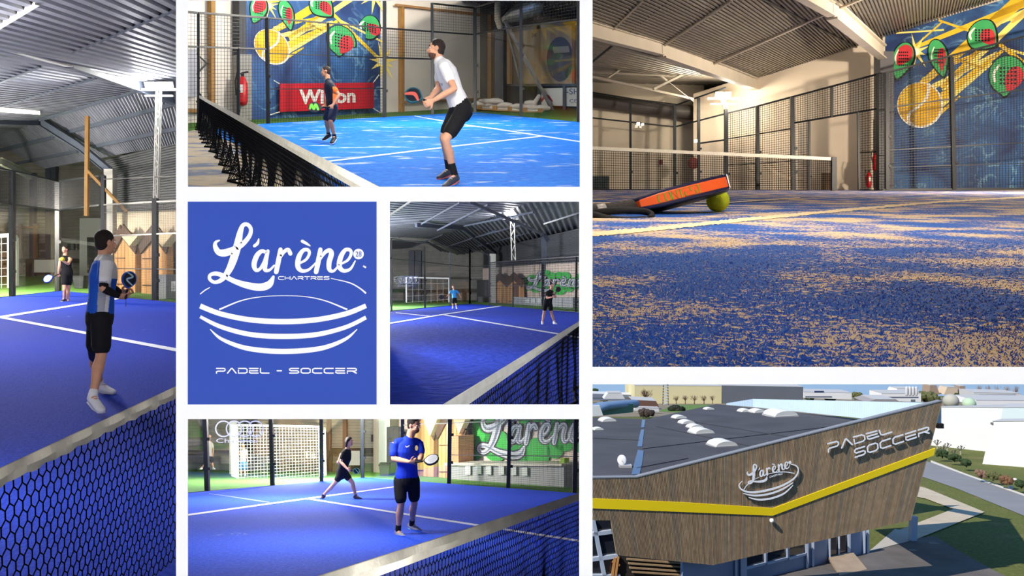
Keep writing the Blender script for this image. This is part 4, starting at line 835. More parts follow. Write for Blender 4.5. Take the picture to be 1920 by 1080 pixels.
# net: curtain of black mesh seen nearly end on
A_, B_ = px(374, 179, P.tg(245)), px(720, 355, 3.55)
net = thing('court_net', V((A_.x, A_.y, P.gz(A_.y))), 'black padel net with white band running diagonally through the top middle picture', 'net')
mb = MB(); c = px(374, 178, P.tg(245)); mb.bar(V((c.x, c.y, P.gz(c.y))), c+V((0, 0, .03)), .09); mb.build('net_post', STEEL, net)
Ln = (B_-A_).length; sn = (B_-A_).cross(V((0, 0, 1))).normalized()
def bandstrip(A_, B_, hw, par, N=80, amp=.008):
    mb = MB(); sn = (B_-A_).cross(V((0, 0, 1))).normalized()
    for i in range(N):
        s0, s1 = i/N, (i+1)/N; p0, p1 = lerp(A_, B_, s0), lerp(A_, B_, s1); w0 = sn*amp*math.sin(s0*60); w1 = sn*amp*math.sin(s1*60)
        for g_ in (-1, 1):
            o = sn*.008*g_; mb.add([p0+o*.4, p1+o*.4, p1-V((0, 0, hw*.5))+o+w1, p0-V((0, 0, hw*.5))+o+w0], [(0, 1, 2, 3)]); mb.add([p0-V((0, 0, hw*.5))+o+w0, p1-V((0, 0, hw*.5))+o+w1, p1-V((0, 0, hw))+o*.5, p0-V((0, 0, hw))+o*.5], [(0, 1, 2, 3)])
    return mb.build('top_band', TAPE, par, True)
bandstrip(A_, B_, .075, net)
def bot2(s):
    p = lerp(A_, B_, s/Ln); return V((p.x-.0, p.y, P.gz(p.y)+.03))
mb = MB(); cur = lambda s, r: sn*(.10*math.sin(s*5.2)+.05*math.sin(s*11.3))*r*r
net_cells(mb, lambda s: lerp(A_, B_, s/Ln)-V((0, 0, .07)), bot2, Ln, .045, .042, .006, cur)
mb.build('netting', NET, net)
mb = MB(); mb.tube([bot2(s*Ln/70)+cur(s*Ln/70, 1) for s in range(71)], .025, 6); mb.build('bottom_cord', NET, net, True)
# men
def shirt2(p, q):
    r = (p.z-q['pe'].z)/(q['nk'].z-q['pe'].z); u = p.x/p.y*F+960; return 1 if r < .6 and u > 624 else 0
person(P, dict(hd=(611, 135), nk=(615, 151), ch=(619, 166), wa=(622, 187), pe=(622, 199), shA=(619, 160, -.26), shB=(618, 159, .2), elA=(636, 178, -.35), wrA=(624, 197, -.45), haA=(618, 201, -.5), elB=(614, 180, .2), wrB=(610, 197, -.1), haB=(606, 200, -.2),
    hpA=(626, 204, -.13), hpB=(618, 204, .12), knA=(620, 228, -.3), knB=(612, 226, .1), anA=(627, 256, -.1), anB=(616, 252, .35), toA=(621, 268, -.35), toB=(606, 262, .2)),
    16.6, 'man in navy shirt with orange patch crouching with a green racket before banner', face=(-1, -.15, -.02), S=.98, shirt=[mat('shirt_navy', (26, 30, 48), .8, noise=.08, bump=.3), mat('shirt_orange', (240, 112, 40), .8)], shirtfn=shirt2, shorts=mat('shorts_navy', (30, 38, 64), .85), shortlen=.8, sock=BLACK, sockh=.06, shoe=mat('shoe_black', (30, 30, 34), .6), vox=.012, skin=SKIN2, sleeve=.6)
racket(px(617, 201, 16.1), (-1, -.25, -.08), (.25, -1, .35), 'black padel racket with green emblem held by the navy shirted man', mat('racket_black', (26, 30, 44), .35), mat('racket_black', (26, 30, 44), .35), S=.95, holes=False, mark=(1, [(-.06, .24, .05), (.07, .28, .05), (-.05, .33, .05), (.07, .37, .05), (-.04, .41, .04)], mat('racket_green', (110, 215, 60), .4)), strap=False)
wh = person(P, dict(hd=(818, 93, .0), nk=(823, 114, .02), ch=(838, 138), wa=(851, 173), pe=(863, 200), shA=(833, 125, -.2), shB=(828, 124, .2), elA=(852, 166, -.35), wrA=(812, 189, -.42), haA=(797, 196, -.45), elB=(822, 165, .18), wrB=(807, 184, .05), haB=(798, 190, -.05),
    hpA=(868, 210, -.12), hpB=(856, 210, .13), knA=(835, 262, -.32), knB=(832, 258, .12), anA=(853, 330, -.1), anB=(842, 318, .5), toA=(833, 349, -.35), toB=(822, 333, .35)),
    10.3, 'man in white t-shirt and black shorts bending forward, both hands on a dark racket', face=(-1, -.08, .05), S=1.1, shirt=WHITEC, shorts=BLACK, shortlen=.72, sock=BLACK, sockh=.15, shoe=mat('shoe_grey', (62, 64, 74), .6, noise=.1), sole=mat('sole_coral', (205, 110, 110), .6), vox=.0085, beard=True, sleeve=.55, grip=(.9, .9))
mb = MB(); text_mesh(mb, 'arene', lambda x, y, o: px(823+x*7, 156+y*10, 10.02-o), 0, 0, 1, .5, .0); q_ = mb.build('shirt_print', mat('ink_blue', (42, 62, 110), .7), wh[0], clip=False)
racket(px(809, 193, 9.95), (-.62, .1, .28), (.25, -1, .15), 'dark padel racket with red streaks gripped by the man in white', mat('racket_black', (26, 30, 44), .35), mat('racket_teal', (36, 92, 104), .4), S=.86, holes=False, mark=(1, [(-.05, .2, .03), (.02, .3, .06), (-.03, .42, .04)], mat('racket_coral', (196, 92, 82), .4)), strap=False)
# ================================================================ large right opening: racket leaning on a ball on the sandy turf
P3 = Panel(345, .42, (1101, 2200, -350, 701)); P3.on(); P = P3
T3 = turf_mat('blue_turf_sand_close', (26, 72, 158), (62, 110, 186), sand=(222, 196, 158), amount=.53, fine=80, patch=1.3, stretch=(1, 1, 1), soft=.03, jitter=.75, bump=.9)
mb = MB(); mb.poly([P.gt(-500, 1.55), P.gt(3600, 1.55), P.gt(3600, 60), P.gt(-500, 60)]); fl = struct(mb.build('floor', T3))
def fuzz_line(P, pts, parent, m, n=260, wob=.6):
    """sand filled line with a ragged edge"""
    mb = MB(); random.seed(8); Q = []
    for i in range(n+1):
        s = i/n; u = pts[0][0]+(pts[-1][0]-pts[0][0])*s; k = 0
        while k < len(pts)-2 and u > pts[k+1][0]: k += 1
        a, b = pts[k], pts[k+1]; r = (u-a[0])/(b[0]-a[0]); v = lerp(a[1], b[1], r); w = lerp(a[2], b[2], r); Q.append((u, v-w/2*(1+random.uniform(-.35, .35)), v+w/2*(1+random.uniform(-.35, .35))))
    for a, b in zip(Q, Q[1:]): mb.add([P.g(a[0], a[1], .006), P.g(b[0], b[1], .006), P.g(b[0], b[2], .006), P.g(a[0], a[2], .006)], [(0, 3, 2, 1)])
    return mb.build('court_line', m, parent)
SANDL = mat('line_sand', (236, 214, 172), .9, noise=.08, nscale=30, bump=.5)
fuzz_line(P, [(1101, 441, 9), (1250, 428, 7.5), (1400, 412, 6), (1600, 393, 4.6), (1760, 379, 3.4), (1990, 366, 2.4)], fl, SANDL); court_line(P, [(1101, 382.5, 1.6), (1360, 382, 1.3), (1500, 372, 1), ], fl, SANDL)
# grass blades standing up in the near turf
mb = MB(); random.seed(3)
for i in range(42000):
    v = 701-(random.random()**.8)*330; u = random.uniform(1101, 1960); b = P.g(u, v); 
    if b.y > 6: continue
    hh = random.uniform(.003, .008); a = random.uniform(0, 6.28); w = .0022; d = V((math.cos(a), math.sin(a), 0))*w; l = V((random.uniform(-.008, .008), random.uniform(-.008, .008), hh))
    mb.add([b-d, b+d, b+l], [(0, 1, 2)], 0 if random.random() < .8 else 1)
o = mb.build('turf_fibres', [mat('fibre_blue', (36, 84, 190), .8), mat('fibre_sand', (226, 200, 158), .9)]); o['kind'] = 'stuff'; tag(o, 'short blue turf fibres and sand grains in the foreground court', 'turf')
# walls
t0_, t1_ = 58, 48
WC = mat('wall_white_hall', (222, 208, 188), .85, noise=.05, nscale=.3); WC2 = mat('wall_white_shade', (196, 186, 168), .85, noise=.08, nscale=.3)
KL = P.wallp(P.gt(1101, 60), P.gt(1300, 60)); KC = P.wallp(P.gt(1262, 59), P.gt(1655, 53)); KM = P.wallp(P.gt(1655, 52.4), P.gt(1925, 49.5))
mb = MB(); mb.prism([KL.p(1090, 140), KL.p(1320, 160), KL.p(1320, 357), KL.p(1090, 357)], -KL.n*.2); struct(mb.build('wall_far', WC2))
mb = MB(); mb.prism([KC.p(1300, 176), KC.p(1420, 138), KC.p(1662, 66), KC.p(1662, 358), KC.p(1300, 357)], -KC.n*.2); struct(mb.build('wall_back', WC))
mb = MB(); mb.prism([KM.p(1655, 60), KM.p(2200, -110), KM.p(2200, 360), KM.p(1655, 357)], -KM.n*.2); struct(mb.build('wall_right', WC))
mural(lambda x, y, off: KM.p(x, y, off), [(1660, 67), (1832, 14), (1905, -8), (2190, -95), (2190, 355), (1662, 354)], 'large blue wall mural of a yellow ball and rays behind the racket', STORM, .03)
# roof
CW = mat('sheet_roof_warm', (138, 132, 122), .4, .45, noise=.08, nscale=.6); BW = mat('beam_warm_white', (205, 196, 178), .6, noise=.05, nscale=1)
Rf = Plane(px(1420, 146, 57), px(1655, 66, 52), px(1101, -20, 24))
mb = MB(); c0, c1, c2, c3 = Rf.p(1085, 118), Rf.p(1420, 146), Rf.p(1111, -330), Rf.p(1500, -330)
mb.sheet(px(1415, 148, 57.5), Rf.p(1100, 30), Rf.p(1100, -345), Rf.p(1970, -345), 10, .01) if False else None
# sheets: ridges run from the eave towards the upper left
e0, e1 = Rf.p(1400, 153), Rf.p(2200, -112); vec = (Rf.p(1101, 50)-Rf.p(1417, 147))
mb.sheet(e0, e1, e1+vec*1.6, e0+vec*1.6, 150, .10, rows=1); struct(mb.build('ceiling', CW))
R2 = Plane(px(1101, 60, 40), px(1417, 152, 57.4), px(1111, 150, 59)); mb = MB(); a, b = R2.p(1085, 40), R2.p(1425, 150)
mb.sheet(R2.p(1085, 40), R2.p(1085, 172), R2.p(1330, 182), R2.p(1425, 152), 30, .09); struct(mb.build('ceiling', CW))
def tb(L, pl, m, name='trim_purlin'):
    for u0, v0, u1, v1, wpx in L:
        a, b = pl.p(u0, v0), pl.p(u1, v1); w = wpx/F*(a.y+b.y)/2; mb = MB(); mb.bar(a-V((0, 0, w*.5)), b-V((0, 0, w*.5)), w*.6, w); struct(mb.build(name, m))
tb([(1148, 51, 1205, -4, 7), (1238, 84, 1372, -6, 8), (1330, 118, 1512, 36, 8), (1512, 36, 1620, -10, 8)], Rf, BW)
tb([(1101, 122, 1256, -4, 4), (1405, 150, 1925, -30, 3)], Rf, STEEL, 'trim_cable'); tb([(1430, -8, 1628, 97, 5)], Rf, STEEL, 'trim_cable')
def ib3(pts, wpx, m):
    for (u0, v0, t0), (u1, v1, t1) in zip(pts, pts[1:]):
        a, b = px(u0, v0, t0), px(u1, v1, t1); w = wpx/F*(t0+t1)/2; mb = MB(); n = (b-a).normalized(); mb.bar(a, b, w*.15, w); mb.bar(a+V((0, 0, w*.46)), b+V((0, 0, w*.46)), w*.55, w*.1); mb.bar(a-V((0, 0, w*.46)), b-V((0, 0, w*.46)), w*.55, w*.1); struct(mb.build('trim_rafter', m))
tr = lambda u, v: Rf.p(u, v).y-.6
ib3([(1085, 50, tr(1085, 40)), (1240, 92, tr(1240, 84)), (1417, 158, 56.4)], 26, BW); ib3([(1480, -30, tr(1480, -40)), (1560, 18, tr(1560, 8)), (1655, 98, 50.6)], 30, BW)
mb = MB(); mb.bar(px(1415, 160, 57), P.gt(1415, 57), .5); struct(mb.build('trim_column', BW)); mb = MB(); mb.bar(px(1657, 100, 51), P.gt(1657, 51), .9); struct(mb.build('trim_column', mat('column_grey', (92, 92, 96), .6)))
for a in ((1101, 135, 1290, 144, 2.5), (1140, 146, 1210, 98, 3), (1190, 104, 1255, 155, 3), (1225, 167, 1300, 130, 4), (1101, 142, 1300, 186, 4), (1111, 85, 1200, 110, 4), (1255, 155, 1300, 190, 1.4)):
    x0, y0, x1, y1, w = a; mb = MB(); q = w/F*54; mb.bar(px(x0, y0, 52), px(x1, y1, 56), q); struct(mb.build('trim_truss', BW))
mb = MB(); mb.prism([px(1116, 74, 47), px(1178, 96, 49), px(1172, 100, 49.5), px(1110, 80, 47.5)], (0, 0, .1)); o = mb.build('window_2', mat('skylight_glow', (255, 250, 235), emit=1.6)); struct(o)
mb = MB(); mb.tube([px(1101, 187, 59.3), px(1300, 212, 59.3)], .55, 12); struct(mb.build('trim_duct', mat('duct_dark', (72, 68, 66), .5), smooth=True))
# fences
G1 = P.wallp(P.gt(1101, 57.5), P.gt(1266, 57.5)); G2 = P.wallp(P.gt(1266, 57.5), P.gt(1650, 49)); G3 = P.wallp(P.gt(1655, 47.8), P.gt(1925, 46.6))
fence(P, G1, 'far glass court fence behind the net in the large right picture', [(1182, 187, 1182, 356.5, 4), (1265, 198, 1265, 356.5, 5)], [(1101, 172, 1265, 198, 2.4), (1101, 220, 1265, 238, 2.4), (1101, 356.5, 1265, 356.5, 4)],
      [], [[(1101, 221), (1181, 229), (1181, 356), (1101, 356)], [(1184, 229), (1264, 238), (1264, 356), (1184, 356)]])
fence(P, G2, 'side court fence with door gap along the white wall, large right picture', [(1310, 184, 1310, 357, 5), (1361, 205, 1361, 357, 6), (1420, 199, 1421, 357, 6), (1485, 183, 1487, 357, 7), (1517, 228, 1517, 357, 4), (1560, 164, 1560, 220, 4), (1609, 211, 1611, 357, 4), (1651, 138, 1652, 357, 13)],
      [(1265, 198, 1361, 164, 2.4), (1265, 238, 1361, 213, 2.4), (1310, 269, 1361, 262, 2.6), (1361, 213, 1421, 199, 2.4), (1421, 199, 1650, 138, 3), (1361, 261, 1487, 241, 1.8), (1487, 231, 1650, 203, 3), (1361, 310, 1487, 302, 1.4), (1265, 357, 1517, 358, 4), (1609, 357, 1650, 358, 4), (1611, 286, 1650, 284, 1.6)],
      [[(1361, 213), (1421, 199), (1421, 356), (1361, 356)], [(1421, 199), (1487, 181), (1487, 356), (1421, 356)], [(1487, 181), (1650, 139), (1650, 202), (1487, 230)], [(1487, 231), (1517, 226), (1517, 356), (1487, 356)], [(1611, 211), (1650, 203), (1650, 356), (1611, 356)]],
      [[(1266, 239), (1309, 228), (1309, 356), (1266, 356)], [(1311, 270), (1360, 263), (1360, 356), (1311, 356)]], cell=(.16, .16), wire=.022)
fence(P, G3, 'black mesh court fence in front of the mural, large right picture', [(1663, 136, 1663, 356, 6), (1783, 107, 1788, 355, 7)], [(1660, 137, 2190, -3, 3.4), (1660, 202, 2190, 132, 2), (1660, 282, 2190, 252, 1.8), (1660, 314, 2190, 298, 1.2), (1655, 356, 2190, 352, 4)],
      [[(1660, 137), (1785, 104), (1788, 355), (1660, 356)], [(1785, 104), (2190, -3), (2190, 352), (1788, 355)]], cell=(.17, .17), wire=.022)
# floodlight, and glowing plates in place of small light reflections
fc = px(1355, 185, 55.5); flood_head(P, fc, 2.0, 'bright floodlight cluster above the side fence, large right picture', px(1361, 204, 55.5), BW, 2, 60); light('POINT', 'floodlight_glow', fc+V((0, -1, -.2)), 1200, size=.5, color=(255, 240, 215))
for i, (u, v, r) in enumerate(((1197, 232, 5), (1205, 233, 4), (1305, 264, 5))):
    mb = MB(); c = px(u, v, 57.0 if u < 1300 else 56.0); mb.prism([c+V((-r*.02, 0, -r*.018)), c+V((r*.02, 0, -r*.018)), c+V((r*.02, 0, r*.018)), c+V((-r*.02, 0, r*.018))], (0, .15, 0))
    tag(mb.build('small_lamp', mat('lamp_glow_8', (255, 248, 225), emit=8)), ['left small glowing lamp of the pair behind the far glass fence', 'right small glowing lamp of the pair behind the far glass fence', 'single small glowing lamp beside the corner fence post'][i], 'lamp')
extinguisher(KC.p(1642, 322, 2.4), 2.3, 'red fire extinguisher hanging on the white wall beside mural, large right picture'); extinguisher(KC.p(1629, 353, 2.4), 2.0, 'red fire extinguisher standing on floor beside mural, large right picture')
wbox(KC, 1637, 225, 1650, 352, 1.6, .1, 'trim_panel', mat('panel_pale', (186, 190, 186), .7), st=True)
wbox(KC, 1541, 326, 1568, 357, .8, .5, 'crate', mat('board_brown', (150, 126, 100), .8), 'brown board leaning on the wall behind the net post', 'board')
mb = MB(); c = KC.p(1300, 306, 1.2); disc(mb, 1300, 306, 11, KC.p, 1.0, 1.2); tag(mb.build('hose_reel', mat('reel_red', (120, 50, 46), .6)), 'dull red round hose reel on the wall near the fence corner', 'hose reel')
wbox(KL, 1236, 300, 1242, 309, .1, .15, 'alarm_box', mat('reel_red', (120, 50, 46), .6), 'tiny red box on the far wall between two fence posts', 'box')
wbox(KL, 1101, 333, 1140, 356, .3, .8, 'bench', mat('bench_teal', (48, 64, 68), .7), 'dark bench behind the net at left, large right picture', 'bench')
# net
A_, B_ = px(1095, 277, 45.5), px(1563, 298, 48.5)
net = thing('court_net', P.gt(1563, 48.5), 'distant black net with pale band and dark post, large right picture', 'net')
gA, gB = P.gt(1095, 45.5), P.gt(1563, 48.5)
mb = MB(); mb.bar(gB, B_+V((0, 0, .1)), .3); mb.build('net_post', STEEL, net)
mb = MB(); mb.bar(A_, B_, .04, .2); mb.build('top_band', TAPE, net)
NP = P.wallp(gA, gB); wiregrid(NP, [(1095, 281), (1563, 300), (1563, 356), (1095, 356)], .14, .14, .02, 'netting', net, NET)
# ---------------------------------------------------------------- ball and racket
bc = P.g(1346, 397); br = 21.3/F*bc.y; cb = bc+V((0, 0, br*.98))
bl = thing('padel_ball', bc, 'yellow green felt ball on the blue turf propping up the orange racket', 'ball'); mb = MB(); mb.ball(cb, br, 40)
felt, t_, n_, p_ = nmat('ball_felt'); p_.inputs['Base Color'].default_value = (*lin((188, 200, 52)), 1); p_.inputs['Roughness'].default_value = 1; p_.inputs['Specular IOR Level'].default_value = 0
nz = n_.new('ShaderNodeTexNoise'); nz.inputs['Scale'].default_value = 60; bp = n_.new('ShaderNodeBump'); bp.inputs['Strength'].default_value = .8; bp.inputs['Distance'].default_value = .02; tcn = n_.new('ShaderNodeTexCoord'); t_.links.new(tcn.outputs['Object'], nz.inputs['Vector']); t_.links.new(nz.outputs[0], bp.inputs['Height']); t_.links.new(bp.outputs[0], p_.inputs['Normal'])
mb.build('felt_cover', felt, bl, True, clip=False)
mb = MB(); pts = []
for k in range(25):
    a = 2*math.pi*k/24; x, y, z = math.cos(a)+.42*math.cos(3*a), math.sin(a)-.42*math.sin(3*a), 1.1*math.cos(2*a)
    d = V((x, y, z)).normalized(); d = Euler((.6, .3, .9)).to_matrix()@d; pts.append(cb+d*br*1.003)
mb.tube(pts, br*.035, 6, cap=False); mb.build('seam', mat('ball_seam', (158, 172, 70), .8), bl, True, clip=False)
# racket lying on its face: built along its centre line from the pixels
dH = 9.6; R_ = thing('padel_racket', P.g(1150, 402), 'orange and navy padel racket leaning on the ball, grip towards the left', 'racket')
ORG = mat('racket_orange', (236, 96, 38), .25, spec=.6); NAV = mat('racket_navy', (28, 26, 62), .2, spec=.7); GRN = mat('racket_letter_green', (128, 150, 40), .4); GRIP = mat('grip_dark', (48, 44, 42), .7, noise=.2, nscale=20, bump=.8)
ta, tb_ = 10.5, cb.y-.1
tipc = px(1332, 355, tb_); thrc = px(1186, 387, ta+.15)
ax = (tipc-thrc); L_ = ax.length; ax.normalize(); wd = V((0, 1, 0))-ax*ax.y; wd.normalize(); th = wd.cross(ax); th = -th if th.z < 0 else th
def rk(s, w, h): return thrc+ax*s*L_+wd*w+th*h
def hw(s):  # half width of the racket head along its length
    return L_*(.10+.29*math.sin(min(1, s*1.05)*math.pi*.62)**.9)*(1 if s < .75 else math.sqrt(max(0.02, 1-((s-.75)/.25)**2)))
def slab(s0, s1, h0, h1, name, m, par, k=1.0, n=26, side=None):
    mb = MB(); T_ = []; 
    for i in range(n+1):
        s = s0+(s1-s0)*i/n; T_.append((s, hw(s)*k))
    out_ = [(s, -w) for s, w in T_]+[(s, w) for s, w in reversed(T_)]; q = len(out_)
    tk = lambda s: 1-.25*max(0, (.15-s)/.15)
    mb.add([rk(s, w, h0*tk(s)) for s, w in out_]+[rk(s, w, h1*tk(s)) for s, w in out_], [tuple(range(q-1, -1, -1)), tuple(range(q, 2*q))]+[(i, (i+1) % q, q+(i+1) % q, q+i) for i in range(q)])
    return mb.build(name, m, par, clip=False, bevel=.012)
hT = 14.5/F*tb_
slab(0, 1, -hT*.98, hT*.98, 'racket_core', NAV, R_, .985); slab(0, .80, -hT*.62, hT*.66, 'orange_side', ORG, R_, 1.0)
slab(.02, .97, -hT*1.05, -hT*.95, 'hitting_face', mat('racket_face_dark', (34, 34, 44), .4), R_, .9); slab(.02, .97, hT*.95, hT*1.03, 'hitting_face', NAV, R_, .9)
slab(.80, 1.0, -hT*.8, hT*.99, 'bumper_guard', mat('bumper_clear', (40, 36, 76), .45, spec=.3), R_, 1.01)
# lettering on the side
side_pl = lambda x, y, off: rk(.13+x*.36, -hw(.13+x*.36)-.004-off, hT*(.45-y*.95))
mb = MB()
for i, ch in enumerate('CONTEST'):
    pass
techno(mb, 'CUNTEST'.replace('U', 'O'), [(0, 0), (1, .0), (1, 1), (0, 1)], .03, side_pl, 0, .004, gap=.25)
for st_ in (0,): pass
mb.build('side_lettering', GRN, R_, clip=False)
ha = px(1085, 400, ta); hb = px(1188, 386, ta+.15)
mb = MB(); hr = 11/F*ta; mb.tube([lerp(ha, hb, s/18) for s in range(19)], [hr*(1.05+.06*(s % 2)) for s in range(19)], 14); mb.build('grip', GRIP, R_, True)
mb = MB(); c = lerp(ha, hb, .38); mb.tube([c-(hb-ha).normalized()*.02, c+(hb-ha).normalized()*.06], hr*1.16, 14); mb.build('grip_ring', mat('grip_ring', (150, 145, 140), .3), R_, True)
mb = MB(); sp = [(1085, 404, 0), (1120, 398, -.2), (1170, 394, -.3), (1205, 396, -.3), (1222, 402, -.45), (1216, 410, -.6), (1180, 413, -.7), (1140, 410, -.75), (1112, 403, -.7), (1090, 405, -.6)]
pts = [px(u, v, ta-.3+d) for u, v, d in catmull(sp, 5)]; mb.tube(pts, [(.035, .045)]*len(pts), 8, side=None); mb.build('wrist_strap', mat('strap_black', (20, 20, 22), .7, bump=.4), R_, True)
mb = MB(); c0 = P.g(1085, 423); mb.tube([px(1085, 412, ta-.3), px(1112, 408, ta-.3), px(1140, 404, ta-.3)], [.09, .07, .04], 10); mb.build('butt_cap', mat('strap_black', (20, 20, 22), .7), R_, True)
# ================================================================ small middle right opening: wide view of the court with net at lower right
def hall(P, cfg): pass
LOGOCOL = [mat('chrome_light', (206, 210, 216), .4), mat('chrome_dark', (62, 60, 66), .5)]
def graffiti(mp, root_base, label, k=1.0, d=.02):
    """chrome script on green clouds; coordinates of the club lettering, 950 wide"""
    root = thing('wall_graffiti', root_base, label, 'graffiti'); mb = MB()
    for x, y, r in ((150, 330, 110), (210, 250, 70), (110, 410, 70), (270, 390, 100), (430, 450, 70), (560, 440, 95), (640, 200, 70), (760, 330, 105), (560, 190, 60), (470, 200, 60), (860, 250, 100), (900, 380, 80), (690, 420, 60), (400, 150, 50)): disc(mb, x, y, r, mp, 0, d, 0, 22)
    mb.build('green_cloud', mat('paint_bright_green', (58, 172, 68), .7, noise=.06), root)
    mb = MB()
    for st in LOGO: ribbon(mb, [(x, y, w*1.35+16) for x, y, w in st], mp, 0, d*1.6, k=4)
    mb.build('letter_outline', LOGOCOL[1], root)
    mb = MB()
    for st in LOGO: ribbon(mb, [(x, y, w*1.15+4) for x, y, w in st], mp, 0, d*2.4, 0, k=4)
    for st in LOGO: ribbon(mb, [(x+2, y+4, w*.35) for x, y, w in st], mp, 0, d*3, 1, k=4)
    mb.build('chrome_letters', [LOGOCOL[0], mat('chrome_mid', (120, 128, 142), .4)], root)
    return root
def rings(pl, c, r, step, w, label, off=.05):
    root = thing('ring_emblem', pl.p(c[0], c[1]+r*2, off), label, 'emblem')
    for k in range(4):
        P_ = [(c[0]+step*k+r*math.cos(a*math.pi/14), c[1]+r*1.0*math.sin(a*math.pi/14), w) for a in range(29)]
        mb = MB(); ribbon(mb, P_, lambda x, y, o: pl.p(x, y, off+o), 0, .02, k=2, ends=False); mb.build('ring', mat('emblem_white', (235, 238, 240), .6), root)
    mb = MB(); text_mesh(mb, 'Chartres', lambda x, y, o: pl.p(x, y, off+o), c[0]-r+1, c[1]+r*1.25, c[0]-r+step*3.9, c[1]+r*1.8, .02); mb.build('town_lettering', mat('emblem_white', (235, 238, 240), .6), root)
    return root
P5 = Panel(546, 1.3, (722, 1095, 367, 769)); P5.on(); P = P5
where = 'small middle picture'
mb = MB(); mb.poly([P.gt(-600, 1.65), P.gt(1500, 1.65), P.gt(1500, 115), P.gt(-600, 115)]); struct(mb.build('floor', GREEN))
mb = MB(); mb.prism([P.g(881, 570), P.g(722, 585), P.g(722, 780), P.g(1096, 780), P.g(1096, 587)], (0, 0, .012)); fl = struct(mb.build('floor_court', turf_mat('blue_turf_mid', (28, 56, 172), (38, 70, 196), sand=(120, 140, 205), amount=.78, fine=6, patch=.3)))
court_line(P, [(722, 609, 3), (827, 591, 2.4), (940, 574, 1.6)], fl, LINE); court_line(P, [(831, 590.8, 2), (1035, 625.5, 2.6), (1096, 636, 2.8)], fl, LINE); court_line(P, [(742, 587, 1.2), (810, 594, 1.2)], fl, LINE)
WL5 = P.wallp(P.gt(722, 108), P.gt(900, 108)); WR5 = P.wallp(P.gt(905, 96), P.gt(1096, 62)); L5 = P.wall((732, 584), (881, 570)); R5 = P.wall((881, 570), (1086, 585.6))
mb = MB(); mb.sheet(WL5.p(700, 566), WL5.p(700, 440), WL5.p(920, 440), WL5.p(920, 566), 36, .12); struct(mb.build('wall_far', CORRD))
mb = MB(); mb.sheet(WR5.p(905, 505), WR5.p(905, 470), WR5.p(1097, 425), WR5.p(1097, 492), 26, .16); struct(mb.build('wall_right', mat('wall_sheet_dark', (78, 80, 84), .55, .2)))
mb = MB(); mb.prism([WR5.p(905, 503), WR5.p(1097, 490), WR5.p(1097, 578), WR5.p(905, 567)], -WR5.n*.2); struct(mb.build('wall_right', mat('wall_pinkish', (214, 192, 176), .8)))
Q5 = Plane(px(905, 468, 96), px(1090, 425, 64), px(860, 428, 78)); S5 = Plane(px(860, 428, 78), px(860, 428, 78)+(px(905, 468, 96)-px(1090, 425, 64)), px(732, 430, 70))
mb = MB(); e = px(860, 428, 78); ed = (px(1090, 425, 64)-px(905, 468, 96)); mb.sheet(e-ed*.6, e+ed*1.4, px(905, 468, 96)+ed*1.4+V((1, 0, -.3)), px(905, 468, 96)-ed*.6, 50, .14, rows=1); struct(mb.build('ceiling', CORR))
sv = (px(722, 424, 66)-e); mb = MB(); mb.sheet(e-ed*1.0, e+ed*1.6, e+ed*1.6+sv*1.6, e-ed*1.0+sv*1.6, 70, .14); struct(mb.build('ceiling', CORR))
def bl5(L, m, name='trim_purlin', t=None):
    for u0, v0, t0, u1, v1, t1, w in L: mb = MB(); q = w/F*(t0+t1)/2; mb.bar(px(u0, v0, t0), px(u1, v1, t1), q*.6, q); struct(mb.build(name, m))
bl5([(732, 404, 52, 770, 378, 42, 3), (790, 420, 60, 862, 380, 44, 3), (820, 432, 66, 915, 384, 50, 3), (870, 424, 70, 1000, 398, 56, 3), (880, 448, 80, 985, 420, 66, 2.5), (895, 462, 88, 1096, 408, 62, 2.5), (732, 450, 84, 800, 428, 74, 2), (835, 464, 88, 930, 432, 74, 2), (1020, 420, 60, 1096, 396, 50, 3), (770, 464, 90, 830, 440, 80, 2), (722, 440, 80, 760, 426, 74, 2)], STL)
bl5([(780, 422, 62, 866, 428, 74, 7), (866, 428, 74, 930, 475, 88, 6), (880, 378, 40, 1020, 440, 58, 5), (1020, 440, 58, 1028, 452, 58, 8)], STL, 'trim_rafter'); bl5([(732, 447, 80, 805, 450, 88, 5), (805, 450, 88, 858, 476, 98, 5), (732, 402, 46, 772, 376, 40, 3)], STLW, 'trim_rafter')
mb = MB(); a = px(924, 476, 86); mb.bar(a, V((a.x, a.y, P.gz(a.y))), .7); struct(mb.build('trim_column', STLW)); mb = MB(); a = px(1024, 448, 72); mb.bar(a, V((a.x, a.y, P.gz(a.y))), .9); struct(mb.build('trim_column', STL))
for u in (772, 785): mb = MB(); a = WL5.p(u, 470, .5); mb.bar(a, V((a.x, a.y, P.gz(a.y))), .8); struct(mb.build('trim_column', STL))
fence(P, L5, 'glass court fence at left of the %s, soccer goal behind' % where, [(734, 448, 734, 584, 3), (796, 462, 797, 578, 3), (843, 473, 844, 574, 2.5), (881, 466, 881, 571, 3)], [(722, 446, 881, 466, 1.4), (722, 484, 881, 500, 1.4), (722, 585, 881, 570, 2)],
      [], [[(722, 486), (881, 501), (881, 570), (722, 585)]])
fence(P, R5, 'black mesh court fence before the cabins and graffiti, %s' % where, [(881, 466, 881, 571, 3), (918, 480, 918, 574, 3), (962, 498, 962, 576, 2.5), (1018, 494, 1018, 580, 4), (1081, 481, 1080, 586, 4)], [(881, 466, 918, 478, 1.4), (918, 492, 1096, 480, 1.4), (881, 500, 918, 498, 1.2), (881, 570, 1096, 587, 2), (918, 535, 1096, 537, 1)],
      [[(918, 493), (1018, 486), (1018, 580), (918, 573)], [(1018, 486), (1096, 480), (1096, 586), (1018, 580)]], [[(882, 501), (917, 499), (917, 573), (882, 571)]], cell=(.17, .17), wire=.022)
